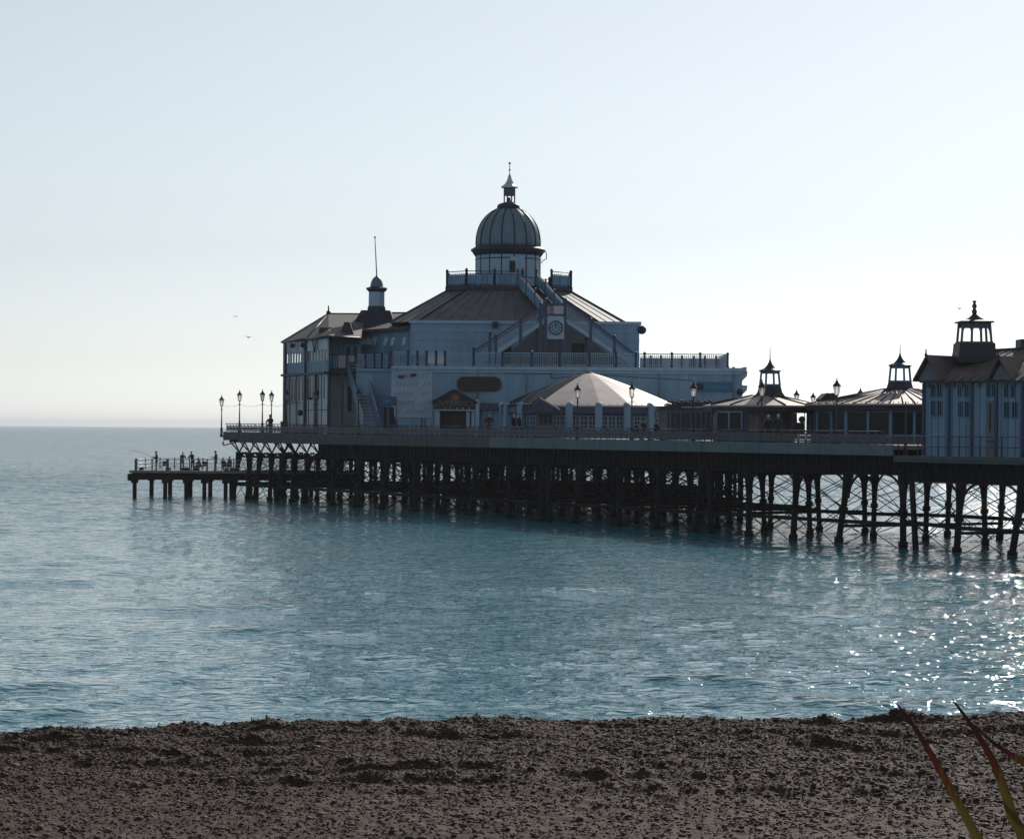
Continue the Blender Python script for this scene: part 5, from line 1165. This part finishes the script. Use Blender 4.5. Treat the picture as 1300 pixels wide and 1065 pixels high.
for xa, xm, xb_, ya in ((1168, 1184.5, 1203, 453.5), (1262, 1276, 1293, 455)):
    z_a = RP.hit(xm, ya)[1]; L_, R_, Ap = rpp(xa, -.75, zo_+.02), rpp(xb_, -.75, zo_+.02), rpp(xm, -.75, z_a); Bk = rpp(xm, 3.6, z_a)
    L2, R2_ = L_, R_
    b = MB(); th_ = Vector((0, 0, .12)); Lb, Rb = rpp(xa, 3.0, zo_+.02), rpp(xb_, 3.0, zo_+.02)
    b.prism([L_, Lb, Bk, Ap], [v+th_ for v in (L_, Lb, Bk, Ap)]); b.prism([Ap, Bk, Rb, R_], [v+th_ for v in (Ap, Bk, Rb, R_)]); obj('gable_roof', b, M['slate'], rf)
    b = MB(); L3, R3, A3_ = rpp(xa+2.5, -.5, zo_+.03), rpp(xb_-2.5, -.5, zo_+.03), rpp(xm, -.5, z_a-.3); of = RP.n*.08; of = Vector((of.x, of.y, 0))
    b.prism([L3, R3, A3_], [L3+of, R3+of, A3_+of]); obj('pediment', b, M['grime'], rf)
    b = MB(); b.tube(Ap, Ap+Vector((0, 0, .45)), .06, .03); b.ball(Ap+Vector((0, 0, .1)), .1, 8); obj('finial', b, M['post'], rf)
c0 = pt(1236, CY, 134.5)
cupola(rp, 1236, 452, 436, 409.5, 396.5, 381.5, 34, 31.5, 30, 134.6, ns=4, finial='turned', arch=True, ph=R(45))
b = MB(); c = pt(1303, 450, 134); b.box(c.x-.3, c.x+1.5, c.y, c.y+1.5, c.z-1, zat(1300, 430.5, 134)); obj('chimney', b, M['dark'], rf)

# ------------------------------------------------------------------ PEOPLE
def remeshed(name, mb, m, parent, voxel):
    o = obj(name, mb, m, None)
    md = o.modifiers.new('r', 'REMESH'); md.mode = 'VOXEL'; md.voxel_size = voxel; md.use_smooth_shade = True
    sm = o.modifiers.new('s', 'SMOOTH'); sm.factor = .5; sm.iterations = 2
    dg = bpy.context.evaluated_depsgraph_get(); me = bpy.data.meshes.new_from_object(o.evaluated_get(dg))
    bpy.data.objects.remove(o); me.name = name
    n = bpy.data.objects.new(name, me); C.objects.link(n); n.parent = parent; return n
def cap(mb, p, q, r0, r1): mb.tube(p, q, r0, r1, 10); mb.ball(p, r0, 10); mb.ball(q, r1, 10)
def person(label, pos, face, pose='down', jacket='cloth_black', legs='cloth_navy', hair='hair_dark', h=1.72, hood=False, lean=0.0, group=None):
    """local frame: facing -y, feet at z=0"""
    k = h/1.72; r = thing('person', label, 'person', pos, group); r.rotation_euler = (0, 0, face); r.scale = (k, k, k)
    V = Vector; sit = pose.startswith('sit')
    hip = V((0, 0.0, .50 if sit else .93)); fw = lean
    if sit: hip = V((0, .12, .52))
    sh = hip+V((0, -.50*math.sin(fw), .50*math.cos(fw))); neck = sh+V((0, -.03, .08)); head = sh+V((0, -.06-.1*math.sin(fw), .25))
    body, jk, tr = MB(), MB(), MB()
    feet = []
    for s in (-1, 1):
        hj = hip+V((s*.095, 0, 0))
        if sit: kn = hj+V((s*.04, -.44, .02)); an = kn+V((0, -.04, -.44))
        elif pose == 'stride': kn = hj+V((0, -.10*s-.03, -.43)); an = kn+V((0, .06 if s > 0 else -.02, -.42))
        else: kn = hj+V((s*.02, -.04, -.44)); an = kn+V((s*.01, .03, -.42))
        an.z = .09
        cap(body, hj, kn, .075, .052); cap(body, kn, an, .05, .036); cap(body, an+V((0, .03, -.05)), an+V((s*.02, -.15, -.055)), .038, .032)
        cap(tr, hj, kn, .098, .072); cap(tr, kn, an+V((0, 0, .03)), .07, .06)
        sj = sh+V((s*.185, 0, -.03))
        if pose == 'akimbo': el = sj+V((s*.15, .05, -.23)); wr = hip+V((s*.17, -.05, .12))
        elif pose in ('rod', 'arms'): el = sj+V((s*.05, -.12, -.24)); wr = el+V((-s*.10, -.23, .08 if pose == 'rod' else .03))
        elif pose in ('lean', 'sitlean'): el = sj+V((s*.07, -.20, -.20)); wr = el+V((-s*.12, -.20, -.03))
        elif sit: el = sj+V((s*.06, -.08, -.26)); wr = el+V((-s*.06, -.22, -.05))
        else: el = sj+V((s*.06, .03, -.27)); wr = el+V((0, -.07, -.25))
        cap(body, sj, el, .05, .038); cap(body, el, wr, .036, .026)
        d = (wr-el).normalized(); hd = wr+d*.08; cap(body, wr, hd, .03, .036)
        side = d.cross(V((1, 0, 0))).normalized()
        for j, (o_, L) in enumerate(((-.027, .075), (-.009, .085), (.009, .08), (.027, .062))):
            a = hd+side*o_; c = a+d*L*.5; e = c+(d*.7+V((-s*.6, 0, -.2))).normalized()*L*.5; cap(body, a, c, .0115, .0105); cap(body, c, e, .0105, .009)
        t0 = wr+d*.03+side*.028; cap(body, t0, t0+(d+side*.9).normalized()*.05, .013, .011)
        cap(jk, sj, el, .072, .058); cap(jk, el, wr.lerp(el, .06), .056, .046)
    for t, rx, ry in ((0, .15, .11), (.3, .135, .10), (.6, .16, .115), (.9, .175, .11)):
        c = hip.lerp(sh, t); body.ball(c, 1, 14, rx*.92, ry*.92, .13); jk.ball(c, 1, 14, rx*1.12, ry*1.22, .16)
    jk.ball(hip+V((0, 0, -.04)), 1, 14, .175, .14, .14); cap(jk, sh+V((-.15, 0, -.01)), sh+V((.15, 0, -.01)), .075, .075)
    tr.ball(hip+V((0, 0, -.02)), 1, 12, .165, .13, .13)
    cap(body, sh, neck, .06, .055); cap(body, neck, head, .055, .06)
    body.ball(head+V((0, 0, .0)), 1, 16, .076, .094, .115); body.ball(head+V((0, -.035, -.06)), 1, 12, .052, .055, .055)
    cap(body, head+V((0, -.088, .015)), head+V((0, -.108, -.022)), .011, .016)
    body.ball(head+V((0, -.088, -.06)), 1, 8, .024, .012, .009)
    for s in (-1, 1): body.ball(head+V((s*.077, .005, -.01)), 1, 8, .012, .02, .032); body.ball(head+V((s*.03, -.082, .012)), .013, 8)
    remeshed('body', body, M['skin'], r, .009)
    remeshed('jacket', jk, M[jacket], r, .02); remeshed('trousers', tr, M[legs], r, .02)
    b = MB(); 
    if hood: b.ball(head+V((0, .02, .01)), 1, 16, .105, .12, .14); obj('hood', b, M[hair], r, False)
    else: b.ball(head+V((0, .018, .028)), 1, 16, .085, .098, .108); obj('hair', b, M[hair], r, False)
    b = MB()
    for s in (-1, 1):
        if sit: x0 = V((s*.135, -.36, .0))
        else: x0 = V((s*.125, -.01, 0))
        if pose == 'stride': x0 = V((s*.1, -.10*s, 0))
        b.ball(x0+V((0, -.06, .045)), 1, 10, .052, .15, .05)
    obj('shoes', b, M['cloth_black'], r, False)
    return r
def on_stage(px, back=0): y = YS+1.0+back; q = pt(px, CY, y); return (q.x, q.y, zs)
GA = 'anglers on the landing stage'
person('angler in black holding a fishing rod at the far left of the landing stage', on_stage(199), R(-80), 'rod', 'cloth_black', 'cloth_black', h=1.7, group=GA)
b = MB(); q = Vector(on_stage(197)); b.path([q+Vector((.1, 0, 1.05)), q+Vector((-.9, -.05, 1.5)), q+Vector((-2.3, -.2, 1.92))], .016, 5); b.tube(q+Vector((.15, 0, 1.02)), q+Vector((-.2, 0, 1.2)), .028, n=6); b.ball(q+Vector((-.1, 0, 1.08)), .05, 8)
tag(centred('fishing_rod', b, M['dark']), 'thin dark fishing rod held out to the left by the angler in black', 'fishing rod')
person('stooping angler in a grey-brown coat with a pale hood', on_stage(231.5), R(25), 'lean', 'cloth_grey', 'cloth_black', 'hair_grey', 1.68, hood=False, lean=.25, group=GA)
person('angler in a dark coat bending beside the one in grey-brown', on_stage(245), R(-30), 'lean', 'cloth_navy', 'cloth_black', 'hair_dark', 1.74, lean=.28, group=GA)
person('tall dark angler standing with forearms held out', on_stage(274.5), R(-75), 'arms', 'cloth_black', 'cloth_black', 'hair_dark', 1.78, group=GA)
person('person in dark clothes sitting low near the pier legs', on_stage(291), R(-40), 'sit', 'cloth_navy', 'cloth_black', 'hair_dark', 1.66, group=GA)
person('person in a pale top sitting low between two anglers', on_stage(284, 3), R(30), 'sit', 'cloth_pale', 'cloth_grey', 'hair_grey', 1.5, group=GA)
person('dark figure crouched on a stool behind the railing', on_stage(253.5, 1), R(-60), 'sitlean', 'cloth_black', 'cloth_black', 'hair_dark', 1.5, lean=.35, group=GA)
def stool(label, px, m, w=.42):
    q = Vector(on_stage(px, .3)); r = thing('folding_stool', label, 'stool', q, 'folding stools on the landing stage')
    b = MB(); b.box(-w/2, w/2, -.2, .2, .40, .44); obj('seat', b, m, r, False); b = MB(); b.box(-w/2, w/2, .17, .21, .45, .85); obj('backrest', b, m, r, False)
    for s in (-1, 1):
        b = MB(); b.tube((s*w/2, -.2, 0), (s*w/2, .2, .42), .018, n=5); b.tube((s*w/2, .2, 0), (s*w/2, -.2, .42), .018, n=5); obj('leg', b, M['dark'], r, False)
stool('dark folding stool right of the angler in black', 209, M['cloth_black']); stool('folding stool just left of the tall dark angler', 259.5, M['cloth_black']); stool('folding stool under the dark seated person', 291.5, M['cloth_navy'])
stool('folding stool under the person in the pale top', 284.5, M['cloth_black'])
def tackle(label, px, w, hgt, m, back=.4):
    q = Vector(on_stage(px, back)); r = thing('tackle_box', label, 'tackle box', q, 'tackle boxes and bags on the landing stage')
    b = MB(); b.box(-w/2, w/2, -.18, .18, 0, hgt*.75); obj('body', b, m, r, False); b = MB(); b.box(-w/2-.01, w/2+.01, -.19, .19, hgt*.755, hgt); obj('lid', b, M['dark'], r, False)
    b = MB(); b.path([(-.12, 0, hgt), (-.1, 0, hgt+.07), (.1, 0, hgt+.07), (.12, 0, hgt)], .012, 5); obj('handle', b, M['dark'], r, False)
tackle('small dark tackle box beside the leftmost railing posts', 180, .4, .28, M['cloth_black']); tackle('long dark bait box at the feet of the grey-brown angler', 236, .8, .3, M['cloth_navy']); tackle('square box behind the bending dark angler', 249, .5, .42, M['cloth_black']); tackle('grey box at the right beside the seated people', 296, .6, .3, M['cloth_grey']); tackle('box with a tray right of the angler in black', 214, .45, .22, M['cloth_black'])
def on_deck(px, w): u = u_of(px, w); q = Q(u, w, 0); return (q.x, q.y, zt(u))
GU = 'people on the promenade deck'
person('dark figure leaning on the bench rail by the left lamps', on_deck(343, 1.0), R(-20), 'sitlean', 'cloth_black', 'cloth_black', 'hair_dark', 2.05, lean=.2, group=GU)
person('person in a dark red coat with hands on hips by the entrance porch', on_deck(621, 1.2), R(0), 'akimbo', 'red', 'cloth_navy', 'hair_dark', 1.74, group=GU)
person('person in a red top walking past the cafe', on_deck(659, 2.5), R(60), 'stride', 'red', 'cloth_denim', 'hair_dark', 1.72, group=GU)
person('person in dark clothes walking left of the one in the red top', on_deck(652, 3.0), R(60), 'stride', 'cloth_navy', 'cloth_denim', 'hair_grey', 1.68, group=GU)
person('slim dark person sitting at the left of three on the benches', on_deck(809.5, .75), R(180)+angu, 'sit', 'cloth_navy', 'cloth_black', 'hair_dark', 1.55, group=GU)
person('broad dark person sitting in the middle of three on the benches', on_deck(819, .75), R(180)+angu, 'sit', 'cloth_black', 'cloth_black', 'hair_dark', 1.85, group=GU)
person('dark person sitting at the right of three on the benches', on_deck(835, .75), R(180)+angu, 'sit', 'cloth_black', 'cloth_black', 'hair_dark', 1.75, group=GU)
person('pale-haired person in black, left of the pair by the small kiosk', on_deck(976, 1.2), R(200), 'down', 'cloth_black', 'cloth_black', 'hair_grey', 1.66, group=GU)
person('pale-haired person in navy, right of the pair by the small kiosk', on_deck(987.5, 1.2), R(150), 'down', 'cloth_navy', 'cloth_black', 'hair_grey', 1.70, group=GU)
b = MB(); q = Vector(on_deck(361, 1.5)); b.box(q.x-.32, q.x+.32, q.y-.3, q.y+.3, q.z, q.z+.98); b.box(q.x-.36, q.x+.36, q.y-.34, q.y+.34, q.z+.984, q.z+1.04); b.tube((q.x-.15, q.y-.35, q.z+.6), (q.x+.15, q.y-.35, q.z+.6), .03)
tag(centred('litter_bin', b, mat('brown_bin', (.09, .04, .03), .6, .2, 4)), 'brown litter bin at the left corner of the two-storey pavilion', 'litter bin')

# ------------------------------------------------------------------ GULLS
def gull(label, px, py, Y, bank):
    c = pt(px, py, Y); r = thing('seagull', label, 'bird', c, 'gulls in the sky')
    r.rotation_euler = (bank, .1, bank*2); r.scale = (.6, .6, .6)
    b = MB(); b.ball((0, 0, 0), 1, 10, .07, .22, .07); b.ball((0, -.22, .03), .05, 8); b.tube((0, -.25, .03), (0, -.34, .02), .02, .005); b.add([(-.03, .18, 0), (.03, .18, 0), (.07, .36, .01), (-.07, .36, .01)], [(0, 1, 2, 3)]); obj('body', b, M['gull'], r, False)
    for s in (-1, 1):
        b = MB(); b.prism([(s*.05, -.09, .03), (s*.32, -.13, .14), (s*.66, .05, .05), (s*.34, .03, .13), (s*.05, .09, .02)], [(s*.05, -.09, .045), (s*.32, -.13, .155), (s*.66, .05, .06), (s*.34, .03, .145), (s*.05, .09, .035)]); obj('wing', b, M['gull'], r, False)
gull('tiny gull in the sky high left of the pavilion roof', 299, 402, 230, .3); gull('tiny gull lower and nearer to the pavilion roof', 315, 428.5, 190, -.2); gull('tiny gull just left of the finial of the right cupola', 1218, 392, 180, .2)

# ------------------------------------------------------------------ NEW ZEALAND FLAX IN THE FOREGROUND
YF = 6.0
def flaxmat():
    m = bpy.data.materials.new('flax_leaf'); m.use_nodes = True; n = m.node_tree.nodes; l = m.node_tree.links; n.clear()
    o = n.new('ShaderNodeOutputMaterial'); mx = n.new('ShaderNodeMixShader'); d = n.new('ShaderNodeBsdfPrincipled'); t = n.new('ShaderNodeBsdfTranslucent')
    g = n.new('ShaderNodeAttribute'); g.attribute_name = 'blade'
    r = n.new('ShaderNodeValToRGB'); e = r.color_ramp.elements; e[0].position = 0; e[0].color = (.045, .055, .012, 1); e[1].position = 1; e[1].color = (.016, .008, .009, 1)
    x = e.new(.50); x.color = (.07, .055, .012, 1); x = e.new(.60); x.color = (.055, .015, .008, 1); x = e.new(.75); x.color = (.028, .009, .008, 1)
    gg = n.new('ShaderNodeNewGeometry'); mpp = n.new('ShaderNodeMapping'); mpp.inputs['Scale'].default_value = (60, 60, 6); mpp.inputs['Rotation'].default_value = (0, R(-32), 0); l.new(gg.outputs['Position'], mpp.inputs[0])
    ns = n.new('ShaderNodeTexNoise'); ns.inputs['Scale'].default_value = 2.0; ns.inputs['Detail'].default_value = 6; l.new(mpp.outputs[0], ns.inputs['Vector'])
    ma = n.new('ShaderNodeMath'); ma.operation = 'MULTIPLY_ADD'; ma.inputs[1].default_value = 0.5; l.new(ns.outputs['Fac'], ma.inputs[0]); l.new(g.outputs['Fac'], ma.inputs[2])
    mb_ = n.new('ShaderNodeMath'); mb_.operation = 'SUBTRACT'; mb_.inputs[1].default_value = 0.25; l.new(ma.outputs[0], mb_.inputs[0])
    l.new(mb_.outputs[0], r.inputs['Fac']); d.inputs['Roughness'].default_value = .6; d.inputs['Specular IOR Level'].default_value = .2; l.new(r.outputs[0], d.inputs['Base Color']); l.new(r.outputs[0], t.inputs[0]); mx.inputs[0].default_value = .3
    l.new(d.outputs[0], mx.inputs[1]); l.new(t.outputs[0], mx.inputs[2]); l.new(mx.outputs[0], o.inputs[0]); return m
FM = flaxmat()
root = pt(1345, CY, YF); root.z = 4.9
fx = thing('flax_plant', 'flax plant with long pointed red and green leaves in the lower right foreground', 'plant', root)
def leaf(ctrl, wmax, name='leaf'):
    P_ = [Vector(c) for c in ctrl]; pts = []; n_ = 28
    def bez(t):                        # Catmull-like through control points
        k = min(int(t*(len(P_)-1)), len(P_)-2); f = t*(len(P_)-1)-k
        p0, p1, p2, p3 = P_[max(k-1, 0)], P_[k], P_[k+1], P_[min(k+2, len(P_)-1)]
        return .5*((2*p1)+(-p0+p2)*f+(2*p0-5*p1+4*p2-p3)*f*f+(-p0+3*p1-3*p2+p3)*f**3)
    vs, fs, at = [], [], []
    for i in range(n_+1):
        t = i/n_; c = bez(t); d = (bez(min(t+.01, 1))-bez(max(t-.01, 0))).normalized(); s_ = d.cross(Vector((0, 1, 0))).normalized()
        w_ = wmax*min(1, .55+t*1.2)*(1-t)**.75*.5+.0006; fold = Vector((0, w_*.7, 0))
        for k, v in ((0, c-s_*w_+fold), (1, c), (2, c+s_*w_+fold)): vs.append(v-root); at.append(t)
    for i in range(n_):
        for k in (0, 1): a = i*3+k; fs.append((a, a+1, a+4, a+3))
    me = bpy.data.meshes.new(name); me.from_pydata(vs, [], fs); A_ = me.attributes.new('blade', 'FLOAT', 'POINT'); A_.data.foreach_set('value', at)
    me.polygons.foreach_set('use_smooth', [True]*len(fs)); me.materials.append(FM); o = bpy.data.objects.new(name, me); C.objects.link(o); o.parent = fx
leaf([root+Vector((-.1, 0, 0)), pt(1272, 1120, YF), pt(1243, 1066, YF), pt(1193, 976, YF), pt(1164, 927, YF-.05), pt(1138, 892, YF-.1)], .034)
leaf([root+Vector((-.02, .05, 0)), pt(1305, 1100, YF+.1), pt(1286, 1035, YF+.1), pt(1266, 976, YF+.1), pt(1240, 930, YF+.1), pt(1209, 887, YF+.1)], .040)
leaf([root+Vector((.25, .1, .25)), pt(1360, 1010, YF+.3), pt(1325, 985, YF+.3), pt(1290, 962, YF+.28), pt(1262, 943, YF+.26), pt(1236, 919, YF+.25)], .029)
rg = random.Random(21)
for k in range(9):
    x = 1330+k*14; tip = (1345+rg.uniform(5, 180), 960+rg.uniform(-60, 80)); Y_ = YF+rg.uniform(-.2, .4)
    leaf([root+Vector((.02*k, rg.uniform(-.1, .1), 0)), pt((x*2+tip[0])/3, 1120, Y_), pt((x+tip[0]*2)/3, 1040, Y_), pt(tip[0], tip[1], Y_)], .06)

# ------------------------------------------------------------------ AIR
def haze(density=0.00008):
    b = MB(); b.box(-14000, 14000, -200, 16000, -3.0, 45.0)
    m = bpy.data.materials.new('haze_air'); m.use_nodes = True; n = m.node_tree.nodes; l = m.node_tree.links; n.clear()
    o = n.new('ShaderNodeOutputMaterial'); v = n.new('ShaderNodeVolumePrincipled'); v.inputs['Color'].default_value = (.85, .9, 1, 1); v.inputs['Density'].default_value = density; v.inputs['Anisotropy'].default_value = 0.2
    l.new(v.outputs[0], o.inputs['Volume']); ob = obj('haze', b, m); ob['kind'] = 'stuff'; ob['label'] = 'pale sea haze over the water towards the horizon'
haze()
